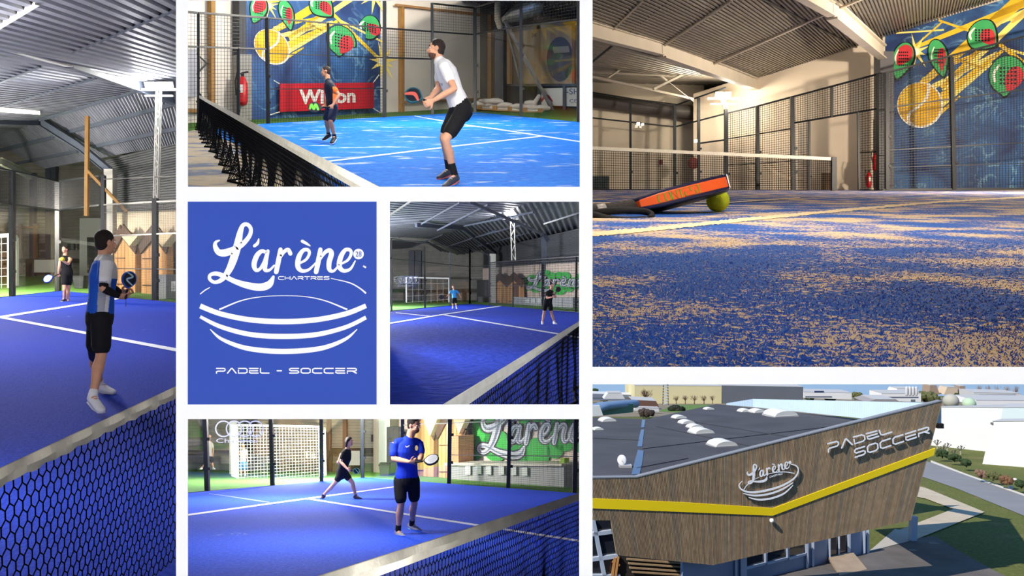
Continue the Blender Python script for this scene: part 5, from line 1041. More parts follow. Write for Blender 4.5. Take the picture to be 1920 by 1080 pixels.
pt_ = px(960, 399, 66); flood_head(P, pt_, 2.6, 'white floodlight mast in the %s' % where, px(963, 488, 66), STLW, 3, 60, facing=(-.4, -.7, -.2)); light('POINT', 'floodlight_glow', pt_+V((0, -1.5, -.3)), 1800, size=.6)
gp = [px(762, 520, 88), px(762, 579, 88), px(842, 571, 90), px(842, 522, 90)]
goal(P, [gp[1], gp[0], gp[3], gp[2], gp[1]], 'white soccer goal behind the left glass, %s' % where, .16, [(gp[0], gp[3], gp[2], gp[1])], .7)
rings(L5, (752, 525), 6.8, 9, 1.4, 'four white interlinked rings on the left glass of the %s' % where, .1)
barrier(P, WL5, 722, 905, 545, 562, 1.5, 'dark pitch barrier along the far wall, %s' % where, 6, .3)
for k, (x0, x1, pk) in enumerate(((925, 949, 937), (951, 976, 964))): cabin(WR5, x0, x1, 573+k, 530, (pk, 518), ['left pine cabin of the two in the small middle picture', 'right pine cabin of the two in the small middle picture'][k], 2, 5, .8)
wbox(WR5, 906, 525, 921, 570, .3, .8, 'cabinet', DG, 'dark tall cabinet left of the pine cabins, %s' % where, 'cabinet'); wbox(WR5, 976, 531, 982, 574, .3, .8, 'trim_timber', BROWN, st=True)
bin_(P, 901, 567, 556, 10, 'dark trash bin near the far fence corner, %s' % where)
cb = wbox(WR5, 978, 557, 1096, 592, .5, 1.0, 'counter', mat('counter_grey', (165, 165, 168), .6), 'long grey bar counter under the graffiti, %s' % where, 'counter')
for k in range(4): wbox(WR5, 986+k*11, 560, 993+k*11, 568, 1.55, .05, 'paper_notice', WPANEL, 'white paper notice on the grey counter, %s, %s' % (['leftmost', 'second', 'third', 'rightmost'][k], where), 'notice', 'notices on the counter in the small middle picture')
graffiti(lambda x, y, o: WR5.p(975+(x-60)*.146, 502+(y-60)*.108, .05+o), WR5.p(1040, 556, .1), 'green and chrome script graffiti on the wall in the %s' % where, d=.04)
SBL = mat('shirt_lightblue', (70, 160, 215), .8)
person(P, dict(hd=(850, 538), nk=(851, 544), pe=(852, 559), shA=(846, 546), shB=(857, 546), elA=(842, 552, -.2), wrA=(838, 556, -.5), elB=(861, 551), wrB=(863, 556, -.2), hpA=(850, 561), hpB=(854, 561), knA=(849, 569, -.1), knB=(855, 568), anA=(849, 577), anB=(856, 576), toA=(848, 580, -.4), toB=(857, 579, -.4)),
    57, 'man in light blue t-shirt near the far glass in the %s' % where, face=(0, -1, 0), S=1.05, shirt=SBL, shorts=BLACK, vox=.016, sock=WHITEC)
racket(px(838, 557, 56.3), (-1, -.1, .0), (.1, -1, .2), 'dark padel racket held out by the man in light blue', mat('racket_black', (26, 30, 44), .35), mat('racket_black', (26, 30, 44), .35), S=1.3, holes=False, strap=False)
person(P, dict(hd=(1034, 536), nk=(1033, 545), pe=(1027, 566), shA=(1025, 550), shB=(1037, 550), elA=(1026, 559, -.3), wrA=(1036, 557, -.5), elB=(1042, 557, -.1), wrB=(1040, 551, -.4), hpA=(1023, 569), hpB=(1031, 569), knA=(1020, 587), knB=(1034, 587), anA=(1017, 604), anB=(1039, 603), toA=(1017, 608, -.4), toB=(1044, 608, -.2)),
    30.2, 'woman in black holding a racket up beside the fence in the %s' % where, face=(.4, -.9, 0), S=1.0, shirt=BLACK, shorts=BLACK, shortlen=.6, hair='tail', vox=.013)
racket(px(1040, 552, 29.6), (.55, -.1, .8), (.2, -1, .1), 'dark round padel racket raised by the woman in black, %s' % where, mat('racket_maroon', (62, 40, 48), .35), mat('racket_black', (26, 30, 44), .35), S=.78, holes=False, strap=False)
def bigl(P, u0, v0, u1, v1, hnet, label, cw, ch, wire, bandh, post=False):
    A_, B_ = px(u0, v0, (P.h-hnet)*F/(v0-P.H)), px(u1, v1, (P.h-hnet)*F/(v1-P.H)); Ln = (B_-A_).length; sn = (B_-A_).cross(V((0, 0, 1))).normalized()
    net = thing('court_net', V((B_.x, B_.y, P.gz(B_.y))), label, 'net'); bandstrip(A_, B_, bandh, net, 140, .006)
    bt = lambda s: V((lerp(A_, B_, s/Ln).x, lerp(A_, B_, s/Ln).y, P.gz(lerp(A_, B_, s/Ln).y)+.02)); mb = MB()
    fl_ = lambda s, r: sn*(.04*math.sin(s*3.1)+.02*math.sin(s*9))*r
    net_cells(mb, lambda s: lerp(A_, B_, s/Ln)-V((0, 0, bandh*.95)), bt, Ln, cw, ch, wire, fl_); mb.build('netting', NET, net)
    mb = MB(); mb.tube([bt(s*Ln/60)+fl_(s*Ln/60, 1) for s in range(61)], .02, 6); mb.build('bottom_cord', NET, net, True)
bigl(P5, 800, 778, 1097, 595.5, .9, 'black padel net with cream band at the lower right of the small middle picture', .05, .045, .0032, .06)
# ================================================================ bottom middle opening: man in blue jersey and running woman
P6 = Panel(851, 1.22, (345, 1094, 650, 1400)); P6.on(); P = P6; where = 'bottom middle picture'
mb = MB(); mb.poly([P.gt(-600, 1.65), P.gt(1800, 1.65), P.gt(1800, 63), P.gt(-600, 63)]); struct(mb.build('floor', GREEN))
mb = MB(); mb.prism([P.g(685, 896), P.g(345, 926), P.g(345, 1390), P.g(1096, 1390), P.g(1096, 927)], (0, 0, .02)); fl = struct(mb.build('floor_court', turf_mat('blue_turf_bright', (32, 70, 205), (48, 92, 232), sand=(140, 160, 225), amount=.74, fine=28, patch=.6)))
court_line(P, [(345, 969, 4), (576, 936.5, 3), (690, 921, 2.4), (760, 911, 2)], fl, LINE); court_line(P, [(576, 936.5, 3), (720, 960, 3.4), (886, 986, 3.8), (1096, 1019, 4.4)], fl, LINE)
court_line(P, [(392, 927, 1), (440, 934, 2), (505, 944, 2.4)], fl, mat('line_faded', (120, 140, 220), .9, noise=.3, nscale=4))
WL6 = P.wallp(P.gt(345, 56), P.gt(760, 54)); WR6 = P.wallp(P.gt(690, 52), P.gt(1096, 29)); L6 = P.wall((352, 925), (675, 897)); R6 = P.wall((685, 896), (1074, 925))
mb = MB(); mb.sheet(WL6.p(300, 884), WL6.p(300, 660), WL6.p(800, 660), WL6.p(800, 884), 40, .08); struct(mb.build('wall_far', mat('wall_sheet_light', (165, 160, 148), .6, .1, noise=.12, nscale=1)))
mb = MB(); mb.prism([WR6.p(700, 650), WR6.p(1096, 600), WR6.p(1096, 914), WR6.p(700, 887)], -WR6.n*.2); struct(mb.build('wall_right', mat('wall_rose', (226, 208, 194), .8, noise=.04)))
wbox(WL6, 345, 872-3, 720, 893, .1, .1, 'trim_dado', mat('dado_green', (96, 112, 88), .8, noise=.1), st=True)
for u in (385, 462, 476, 615, 645): wbox(WL6, u, 660, u+7, 880, .4, .3, 'trim_column', BROWN if u > 600 else DG, st=True)
fence(P, L6, 'glass court fence with dark posts at left of the %s' % where, [(382, 700, 389, 922, 8), (506, 700, 511, 911, 7), (602, 700, 603, 904, 6), (679, 700, 680, 897, 6)], [(345, 926, 682, 897, 3)], [], [[(345, 700), (505, 700), (505, 911), (345, 925)], [(512, 700), (601, 700), (601, 903), (512, 910)], [(606, 700), (678, 700), (678, 897), (606, 903)]])
fence(P, R6, 'black mesh court fence before graffiti and cabins, %s' % where, [(755, 700, 755, 902, 6), (845, 700, 842, 908, 7), (958, 700, 953, 917, 7), (1082, 700, 1077, 926, 8)], [(685, 897, 1096, 928, 3), (755, 797, 1096, 783, 1.8), (842, 853, 1096, 856, 1.4)],
      [[(842, 700), (956, 700), (953, 916), (842, 908)], [(956, 700), (1096, 700), (1096, 927), (953, 916)]], [[(684, 700), (754, 700), (754, 901), (684, 896)], [(757, 700), (841, 700), (841, 907), (757, 902)]], cell=(.07, .07), wire=.0075)
gp = [px(444, 797, 38), px(446, 908, 38), px(600, 894, 40.5), px(598, 800, 40.5)]; gq = [px(598, 800, 40.5), px(609, 803, 43), px(611, 894, 43), px(600, 896, 40.5)]; gl = [px(432, 795, 42), px(444, 797, 38), px(446, 908, 38), px(434, 905, 42)]
goal(P, [gp[1], gp[0], gp[3], gp[2], gq[2], gq[1], gq[0]], 'white framed soccer goal with netting behind left glass, %s' % where, .09, [(gp[0], gp[3], gp[2], gp[1]), gq, gl], .16)
wbox(WL6, 433, 790, 444, 905, 9, .2, 'trim_panel', WPANEL, st=True)
rings(L6, (419, 804), 14.5, 20, 2.4, 'four white interlinked rings with town name on left glass, %s' % where, .06)
barrier(P, WL6, 345, 436, 849, 905, 3, 'dark barrier of the green pitch at far left, %s' % where, 3, .2); barrier(P, WL6, 620, 745, 845, 872, 1.5, 'dark pitch barrier behind the running woman, %s' % where, 4, .2)
wbox(WL6, 652, 845, 675, 872, 1.9, .05, 'advert_board', WPANEL, 'white board on the barrier behind the running woman', 'board')
for k, u in enumerate((696, 714)): wbox(WL6, u, 815, u+14, 828, .2, .08, 'picture_frame', DG, ['left dark framed picture right of the running woman', 'right dark framed picture right of the running woman'][k], 'picture', 'dark pictures in the bottom middle picture')
mb = MB(); text_mesh(mb, 'Elis', lambda x, y, o: px(x, y, 45), 574, 846, 592, 860, 0); tag(mb.build('wall_lettering', mat('emblem_white', (235, 238, 240), .6)), 'pale script lettering seen through the goal netting', 'lettering')
wbox(WR6, 719, 780, 731, 880, 1.0, .3, 'trim_partition', mat('panel_pale', (186, 190, 186), .7), st=True); wbox(WR6, 731, 800, 757, 888, .9, .3, 'door_2', DG, st=True)
bin_(P, 722, 892, 869, 20, 'dark trash bin left of the blue shirted man, %s' % where)
wbox(WR6, 770, 760, 888, 890, .0, .1, 'wall_timber', PINED, st=True)
for a in ((797, 770, 836, 770, 816, 817), (858, 780, 890, 770, 871, 812)):
    mb = MB(); mb.prism([WR6.p(a[0], a[1], .5), WR6.p(a[2], a[3], .5), WR6.p(a[4], a[5], .5)], WR6.n*.3); tag(mb.build('cabin_roof', ROOFC), 'pale triangular gable board %s, %s' % ('between the two pine cabins' if a[0] < 850 else 'right of both cabins', where), 'cabin roof')
cabin(WR6, 774, 813, 899, 816, (790, 768), 'pine cabin directly behind the blue shirted man', 3, 6, .5); cabin(WR6, 822, 870, 903, 812, (845, 765), 'pine cabin right of the blue shirted man, behind the post', 3, 7, .5)
wbox(WR6, 872, 815, 888, 890, .3, .8, 'trim_timber', mat('pine_red', (205, 148, 104), .7, noise=.1), st=True)
cb = wbox(WR6, 870, 868, 1096, 925, .3, .9, 'counter', mat('counter_grey', (165, 165, 168), .6), 'long grey bar counter under graffiti, %s' % where, 'counter'); wbox(WR6, 868, 864, 1096, 868.5, .3, 1.0, 'worktop', mat('counter_top', (214, 206, 190), .5), 'pale continuous counter top under graffiti, %s' % where, 'counter top')
for k, (u, v) in enumerate(((873, 874), (893, 873), (912, 874), (936, 874), (959, 875), (980, 876))): wbox(WR6, u, v, u+10, v+16, 1.25, .03, 'paper_notice', WPANEL, 'white paper notice on the bottom picture counter, %s' % ['first from the left', 'second from the left', 'third from the left', 'fourth from the left, left of a post', 'fifth from the left, behind a post', 'last on the right'][k], 'notice', 'notices on the counter in the bottom picture')
wbox(WR6, 1059, 858, 1067, 867, .9, .2, 'napkin_box', mat('box_lime', (150, 190, 60), .7), 'small lime green box standing on the counter top', 'box')
graffiti(lambda x, y, o: WR6.p(893+(x-125)*.262, 778+(y-195)*.30-(x-125)*.006, .05+o), WR6.p(980, 866, .1), 'green and chrome script graffiti behind the mesh, %s' % where)
bigl(P6, 560, 1092, 1097, 921, .9, 'black padel net with cream band across the bottom middle picture', .042, .038, .0026, .058)
NB = mat('jersey_blue', (24, 58, 200), .75, noise=.06, nscale=10, bump=.3)
pm, qm = person(P, dict(hd=(776, 797, 0), nk=(768, 822, .02), pe=(762, 897), ch=(762, 846), shA=(740, 832, -.05), shB=(785, 832, .12), elA=(738, 860, -.12), wrA=(768, 866, -.3), haA=(781, 865, -.32), elB=(790, 855, .0), wrB=(787, 864, -.2), haB=(778, 866, -.3),
    hpA=(750, 903, -.03), hpB=(775, 902, .06), knA=(752, 945, -.1), knB=(777, 941, .1), anA=(746, 997, -.03), anB=(772, 983, .75), toA=(761, 1010, -.3), toB=(790, 997, .6)),
    11.5, 'bearded man in royal blue jersey and black shorts beside the net', face=(.85, -.45, -.08), S=1.02, shirt=NB, shorts=BLACK, shortlen=.75, sock=BLACK, sockh=.1, shoe=mat('shoe_multicolour', (150, 150, 168), .6, noise=.25, nscale=30), sole=mat('sole_cyan', (120, 190, 220), .6), vox=.0085, beard=True, sleeve=.6)
mb = MB(); ribbon(mb, [(760, 836, 1.2), (763, 838, 2.2), (768, 835, .6)], lambda x, y, o: px(x, y, 11.26-o), 0, .005); mb.build('chest_mark', WHITEC, pm, clip=False)
mb = MB(); disc(mb, 781, 840, 3, lambda x, y, o: px(x, y, 11.38-o), 0, .01, ry=5); mb.build('chest_badge', mat('badge_gold', (190, 170, 120), .5), pm, clip=False)
racket(px(779, 867, 11.12), (.9, -.15, .18), (-.15, -.6, .95), 'white dotted padel racket held by the bearded man in blue', mat('racket_silver', (196, 198, 204), .35), mat('racket_black', (26, 30, 44), .35), S=.80)
person(P, dict(hd=(655, 828), nk=(651, 842), pe=(641, 886), ch=(648, 860), shA=(645, 848, -.1), shB=(654, 847, .15), elA=(639, 866, -.2), wrA=(651, 879, -.35), haA=(655, 882, -.4), elB=(640, 852, .35), wrB=(636, 862, .3), hpA=(639, 890, -.08), hpB=(647, 889, .1), knA=(626, 908, -.1), knB=(661, 905, .05), anA=(606, 929, -.05), anB=(667, 930, .0), toA=(598, 941, -.15), toB=(677, 935, -.1)),
    20.6, 'woman in black striding across the court with a green racket', face=(.95, -.3, -.05), S=1.03, shirt=BLACK, shorts=BLACK, shortlen=.45, hair='bob', shoe=mat('shoe_plum', (70, 62, 82), .6), vox=.011, sole=mat('sole_lilac', (220, 210, 230), .6), sock=BLACK, sockh=.02)
racket(px(655, 881, 20.2), (.95, -.1, -.12), (.1, -1, .3), 'black and mint padel racket carried by the striding woman', mat('racket_black', (26, 30, 44), .35), mat('racket_mint', (110, 200, 170), .4), S=.62, holes=False, mark=(1, [(-.06, .25, .02), (0, .34, .03), (.06, .4, .02)], mat('racket_mint', (110, 200, 170), .4)), strap=False)
person(P, dict(hd=(393, 818), nk=(392, 828), pe=(392, 856), shA=(387, 832), shB=(397, 832), elA=(385, 843), wrA=(384, 853), elB=(400, 843), wrB=(399, 853), hpA=(390, 858), hpB=(395, 858), knA=(386, 868), knB=(398, 867), anA=(378, 877), anB=(400, 877), toA=(375, 879, -.1), toB=(403, 879, -.1)),
    45, 'player in white top far behind the left glass, near a post', face=(.3, -1, 0), S=1.1, shirt=mat('cloth_pale', (190, 180, 180), .8), shorts=BLACK, vox=.016)
person(P, dict(hd=(456, 834), nk=(456, 842), pe=(455, 866), shA=(450, 845), shB=(462, 845), elA=(448, 852), wrA=(452, 842, -.2), elB=(463, 856), wrB=(464, 862), hpA=(452, 868), hpB=(459, 868), knA=(452, 881), knB=(459, 881), anA=(452, 893), anB=(460, 891), toA=(450, 896, -.2), toB=(461, 895, -.2)),
    42.6, 'player in light blue shorts standing just behind the goal netting', face=(-.3, -1, 0), S=1.15, shirt=mat('cloth_pale', (190, 180, 180), .8), shorts=mat('shorts_lightblue', (80, 150, 205), .8), vox=.016)
# ================================================================ lower right opening: the timber clad hall seen from the air
P7 = Panel(722, 42.7, (1101, 2700, 709, 1500)); P7.on(); P = P7; where = 'aerial picture'
GR = turf_mat('lawn_green', (84, 92, 48), (104, 110, 60), sand=(128, 116, 78), amount=.56, fine=1.2, patch=.05, bump=.2, soft=.2)
mb = MB(); mb.poly([P.gt(-200, 60), P.gt(4200, 60), P.gt(4200, 3000), P.gt(-200, 3000)]); struct(mb.build('floor_ground', GR))
def slabg(name, pts, m, dz, lab=None):
    mb = MB(); mb.prism([P.g(u, v, dz) for u, v in pts], (0, 0, .1)); return struct(mb.build(name, m))
ASPH = mat('asphalt_worn', (96, 92, 90), .9, noise=.22, nscale=.12, bump=.3); ROADM = mat('road_grey', (128, 130, 134), .9, noise=.06, nscale=.1); CONCP = mat('path_concrete', (184, 172, 152), .9, noise=.08, nscale=.2); KERB = mat('kerb_pale', (205, 200, 190), .8)
slabg('floor_forecourt', [(1101, 1030), (1500, 1068), (1628, 1036), (1712, 1012), (1752, 1006), (1790, 1030), (1850, 1064), (1940, 1110), (1940, 1300), (1101, 1300)], ASPH, .15)
slabg('floor_road', [(1690, 850), (1745, 868), (1815, 893), (1920, 931), (2300, 1070), (2300, 1120), (1920, 968), (1795, 917), (1740, 898), (1680, 880)], ROADM, .15); slabg('trim_kerb', [(1745, 864), (1815, 891), (1920, 928), (2300, 1066), (2300, 1070), (1920, 931.5), (1815, 894), (1745, 868)], KERB, .3)
slabg('floor_path', [(1680, 905), (1735, 916), (1846, 962), (1718, 1013), (1690, 1020), (1628, 1037), (1675, 1000), (1788, 956), (1735, 936), (1680, 925)], CONCP, .28)
slabg('floor_far', [(1101, 745), (2600, 745), (2600, 790), (1900, 800), (1840, 790), (1780, 780), (1101, 782)], mat('yard_brown', (128, 118, 100), .9, noise=.2, nscale=.02), .2)
slabg('floor_field', [(1235, 772), (1262, 760), (1325, 759), (1345, 761), (1290, 775)], mat('field_green', (92, 122, 58), .9, noise=.08, nscale=.05), .5)
# ---- main building
FP = Plane(px(1194, 895, 150), px(1765, 752, 164), px(1450, 1030, 156.2)); sf = -1 if FP.n.y > 0 else 1
CLAD = [mat('slat_brown', (146, 124, 98), .75, noise=.15, nscale=.8), mat('slat_tan', (160, 137, 108), .75, noise=.15, nscale=.8), mat('slat_grey', (134, 122, 104), .75, noise=.15, nscale=.8)]
hallb = thing('sports_hall', P.g(1500, 1070), 'large dark roofed sports hall clad in vertical timber slats with yellow band', 'building')
topc = [(1060, 897), (1194, 895), (1765, 752)]; botc = [(1060, 975), (1144, 975), (1155, 1040), (1336, 1059), (1706, 975), (1765, 962)]
def yc(c, u):
    for (a, b), (e, f) in zip(c, c[1:]):
        if a <= u <= e: return b+(f-b)*(u-a)/(e-a)
    return c[-1][1] if u > c[-1][0] else c[0][1]
slats = []
for i in range(238):
    u = 1095+i*(1765-1095)/237; k = .17-.000685*(u-1130); vt = yc(topc, u); vb = 1000
    for _ in range(6): vb = yc(botc, u+k*(vb-vt))
    slats.append((u, vt, u+k*(vb-vt), vb))
back = MB(); mb = MB(); random.seed(5); sp = 670/237
for j, (u, vt, ub, vb) in enumerate(slats):
    w0, w1 = sp*.33, sp*.33*.93
    mb.prism([FP.p(u-w0, vt, 0), FP.p(u+w0, vt, 0), FP.p(ub+w1, vb, 0), FP.p(ub-w1, vb, 0)], FP.n*.22*sf, random.choice((0, 0, 1, 1, 2)))
mb.build('slat_cladding', CLAD, hallb)
mb = MB()
for a, b in zip(slats, slats[1:]): mb.add([FP.p(a[0], a[1], -.05*sf), FP.p(b[0], b[1], -.05*sf), FP.p(b[2], b[3], -.05*sf), FP.p(a[2], a[3], -.05*sf)], [(0, 1, 2, 3)])
mb.build('cladding_backing', mat('backing_dark', (44, 36, 30), .9), hallb)
yel = MB(); out_ = [(1095, 934), (1280, 942), (1450, 953), (1754, 840)]; inn = [(1095, 952.5), (1280, 960), (1449, 967), (1751, 854)]
for i in range(3): yel.prism([FP.p(*out_[i], .4*sf), FP.p(*out_[i+1], .4*sf), FP.p(*inn[i+1], .4*sf), FP.p(*inn[i], .4*sf)], FP.n*-.25*sf)
yel.build('yellow_band', mat('band_yellow', (246, 214, 18), .5), hallb)
mb = MB()
for (a, b), (c, d) in zip(topc, topc[1:]): mb.prism([FP.p(a, b-1.2, .3*sf), FP.p(c, d-1.2, .3*sf), FP.p(c, d+.8, .3*sf), FP.p(a, b+.8, .3*sf)], FP.n*-1.2*sf)
mb.build('roof_edge_trim', mat('trim_silver', (150, 152, 156), .5, .3), hallb)
KR = 39300; rf = lambda u, v, dz=0: px(u, v, KR/(v-633))+V((0, 0, dz))
ROOF = mat('roof_felt', (72, 72, 78), .85, noise=.16, nscale=.09, bump=.2)
RP = Plane(rf(1194, 895), rf(1700, 860), rf(1343, 758)); mb = MB(); mb.prism([RP.p(1040, 893), RP.p(1194, 892), RP.p(1560, 804.5), RP.p(1700, 769+20), RP.p(1640, 789), RP.p(1343, 757.5), RP.p(1212, 786), RP.p(1040, 780)], (0, 0, -.25)); mb.build('flat_roof', ROOF, hallb)
mb = MB()
for (u0, v0), (u1, v1) in (((1111, 822), (1200, 826)), ((1205, 842), (1560, 800)), ((1290, 860), (1194, 878)), ((1230, 800), (1420, 840)), ((1260, 785), (1480, 820))): a, b = RP.p(u0, v0), RP.p(u1, v1); mb.bar(a+V((0, 0, .1)), b+V((0, 0, .1)), .22, .12)
mb.build('roof_seam', mat('roof_seam', (60, 62, 68), .8), hallb)
WAT = mat('puddle_water', (30, 58, 110), .05, spec=1)
for q_ in ([(1184, 891), (1199, 890), (1204, 870), (1207, 846), (1196, 844), (1190, 866)], [(1195, 838), (1204, 838), (1206, 822), (1208, 806), (1202, 806), (1198, 822)], [(1202, 802), (1208, 802), (1210, 788), (1204, 787)]):
    mb = MB(); mb.prism([RP.p(*p) + V((0, 0, .12)) for p in q_], (0, 0, -.1)); mb.build('roof_puddle', WAT, hallb)
PAR = mat('parapet_lightblue', (196, 220, 242), .5, noise=.03, nscale=.2)
a, b = RP.p(1410, 762), RP.p(1650, 795); c = RP.p(1367, 758)
PW7 = Plane(a, b); mb = MB(); mb.sheet(PW7.p(1412, 763), PW7.p(1765, 800), PW7.p(1765, 755.5), PW7.p(1412, 748), 90, .12); mb.add([PW7.p(1412, 763, -.3), PW7.p(1765, 800, -.3), PW7.p(1765, 755.5, -.3), PW7.p(1412, 748, -.3)], [(0, 1, 2, 3)]); mb.build('parapet_wall', PAR, hallb)
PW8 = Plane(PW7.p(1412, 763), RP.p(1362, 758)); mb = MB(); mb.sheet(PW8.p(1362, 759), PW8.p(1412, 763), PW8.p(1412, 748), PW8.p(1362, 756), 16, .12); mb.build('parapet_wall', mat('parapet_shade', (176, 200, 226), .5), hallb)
# end wall and rear so that the hall casts its shadow
e1, e2 = FP.p(1765, 752), FP.p(1706, 975); far = PW7.p(1760, 756)
mb = MB(); mb.add([e1, e2, V((e2.x*1.18, far.y, P.gz(far.y)+8)), far], [(0, 1, 2, 3)]); mb.build('end_wall', mat('end_wall_grey', (120, 122, 128), .7), hallb)
# lettering and emblem on the slats
fm = lambda x, y, o: FP.p(x, y, (.45+o)*sf); LET = mat('sign_letter_white', (255, 255, 255), .5)
afl = lambda x, y, o: fm(1401+.1084*(x-175)+.0309*(y-230), 886-.0345*(x-175)+.1034*(y-230), o)
mb = MB()
for st in LOGO: ribbon(mb, [(x, y, w*1.15) for x, y, w in st], afl, 0, .3, k=4)
disc(mb, 897, 287, 26, afl, 0, .3); mb.build('script_lettering', LET, hallb)
z7 = lambda L: [(1100+.3426*x, 710+.3426*y, w*.3426) for x, y, w in L]
for L in ([(1118, 468, 5), (1148, 478, 7), (1158, 505, 8), (1135, 545, 10), (1070, 585, 11), (980, 612, 12), (900, 622, 11), (850, 608, 9), (834, 582, 7), (852, 560, 4)], [(858, 628, 5), (920, 640, 10), (1000, 630, 11), (1070, 605, 10), (1128, 570, 6)], [(888, 650, 5), (940, 662, 10), (1010, 655, 11), (1080, 628, 10), (1128, 584, 5)], [(862, 605, 6), (880, 580, 5), (930, 545, 3), (1010, 518, 4), (1080, 510, 5), (1136, 518, 5)]):
    mb = MB(); ribbon(mb, z7(L), fm, 0, .3, k=6); mb.build('ring_arc', LET, hallb)
z8 = lambda a: (1500+.3426*a[0], 710+.3426*a[1])
mb = MB(); techno(mb, 'CHARTRES', [(1391, 893), (1412, 887), (1412, 890), (1391, 896)] if False else [(1443, 893), (1467, 886), (1467, 889), (1443, 896)], .8, fm, 0, .2); mb.build('town_lettering', LET, hallb)
mb = MB(); techno(mb, 'PADEL', [z8(q) for q in ((152, 356), (490, 268), (502, 292), (156, 402))], 3.1, fm, 0, .3, gap=.25); mb.build('sport_lettering', LET, hallb)
mb = MB(); techno(mb, 'SOCCER', [z8(q) for q in ((298, 388), (703, 264), (706, 298), (302, 430))], 3.1, fm, 0, .3, gap=.25); mb.build('sport_lettering', LET, hallb)
mb = MB(); mb.ball(fm(1447, 976, .4), .45, 12); mb.build('wall_lamp', LET, hallb, True)
mb = MB(); mb.box(e1+V((-.6, -.5, -5.2)), (1.3, .8, 1.0)); mb.build('camera_box', DARK, hallb)
# ground floor
WF = P.wall((1500, 1069), (1628, 1037)); PAN = mat('panel_blue_grey', (128, 144, 172), .5, .2, noise=.06, nscale=.3); FRM = mat('frame_light_blue', (172, 186, 208), .5); GLZ = mat('glazing_dark', (34, 38, 46), .08, spec=.8)
def fw(u0, v0, u1, v1, m, name, off=0, dep=.3, par=None, vb0=None, vb1=None):
    mb = MB(); mb.prism([WF.p(u0, v0, off), WF.p(u1, v1, off), WF.p(u1, vb1, off), WF.p(u0, vb0, off)], -WF.n*dep); return mb.build(name, m, par or hallb)
be = lambda u: yc(botc, u)-3; gb = lambda u: 1069-(u-1500)*.25
fw(1280, be(1336)-8, 1628, be(1628), PAN, 'ground_floor_wall', 0, .6, None, gb(1280)+6, gb(1628))
for i, (u0, u1, d) in enumerate(((1396, 1434, 22), (1437, 1475, 22), (1478, 1511, 22), (1555, 1590, 55))):
    w = fw(u0, be(u0)+2, u1, be(u1)+2, GLZ, 'window', .15, .1, None, be(u0)+d+2, be(u1)+d)
    for uu in (u0, u1, (u0+u1)/2) if i == 3 else (u0, u1): mb = MB(); q = .42; mb.bar(WF.p(uu, be(uu), .3), WF.p(uu, be(uu)+d, .3), q); mb.build('window_frame', FRM, w)
    mb = MB(); mb.bar(WF.p(u0, be(u0)+d+1.5, .3), WF.p(u1, be(u1)+d, .3), .5); mb.build('window_frame', FRM, w)
for u in (1380, 1393, 1513, 1524, 1592, 1620, 1627): mb = MB(); mb.bar(WF.p(u, be(u), .4), WF.p(u, gb(u), .4), .5 if u != 1393 else 1.3); mb.build('wall_mullion', FRM, hallb)
mb = MB(); cpt = P.g(1711, 1015); mb.bar(cpt, px(1713, 968, cpt.y), 1.6, 1.6); mb.build('corner_column', mat('column_blue', (168, 182, 205), .5), hallb)
slabg('floor_entry', [(1629, 1037), (1678, 994), (1712, 1000), (1722, 1012), (1640, 1034)], mat('entry_concrete', (176, 172, 166), .9, noise=.05), .3)
LW = Plane(px(1111, 1000, 163), px(1400, 1040, 168))
mb = MB(); mb.prism([LW.p(1095, 970), LW.p(1150, 970), LW.p(1162, 1085), LW.p(1095, 1085)], -LW.n*.2); w = mb.build('window', GLZ, hallb)
for a in ((1095, 1003, 1150, 996), (1095, 1050, 1158, 1042), (1112, 975, 1134, 1085), (1101, 1080, 1162, 1080)): mb = MB(); mb.bar(LW.p(a[0], a[1], .3), LW.p(a[2], a[3], .3), .8); mb.build('window_frame', FRM, w)
mb = MB(); mb.prism([LW.p(1155, 1036), LW.p(1400, 1050), LW.p(1400, 1100), LW.p(1155, 1100)], -LW.n*.2); mb.build('dark_undercroft', mat('undercroft_dark', (44, 40, 38), .9), hallb)  # dark sheet stands for the shade inside the open void
for a in ((1175, 1048, 1330, 1060), (1178, 1056, 1340, 1067), (1180, 1064, 1300, 1073), (1185, 1072, 1330, 1081)): mb = MB(); mb.bar(LW.p(a[0], a[1], .4), LW.p(a[2], a[3], .4), .35); mb.build('undercroft_slat', CLAD[1], hallb)
for k, (u, v) in enumerate(((1150, 1045), (1156, 1043))): mb = MB(); mb.bar(LW.p(u+3, v, .6), LW.p(u-3, 1085, .6), .5); mb.bar(LW.p(u-2, v+8+k*8, .6), LW.p(u+6, v+8+k*8, .6), .4); mb.build('timber_prop', mat('timber_orange', (178, 128, 78), .7), hallb)
ra = [(1553, 1056), (1597, 1044), (1627, 1070), (1575, 1082)]; mb = MB(); mb.prism([P.g(*ra[0], 1.6), P.g(*ra[1], 1.6), P.g(*ra[2], .2), P.g(*ra[3], .2)], (0, 0, -.6)); tag(mb.build('entry_ramp', mat('ramp_wood', (158, 140, 120), .8, noise=.1, nscale=.5)), 'pale sloping ramp in front of the glazed double door of the hall', 'ramp')
for i, (u, v) in enumerate(((1712, 1034), (1752, 1021))):
    mb = MB(); c = P.g(u, v, .26); mb.tube([c, c+V((0, 0, .05))], 1.0 if i == 0 else 1.4, 16, cap=False); tag(mb.build('manhole_cover', mat('manhole', (128, 124, 116), .8)), ['round manhole cover on the asphalt nearest the corner column', 'larger manhole patch on the asphalt beside the lawn edge'][i], 'manhole cover')
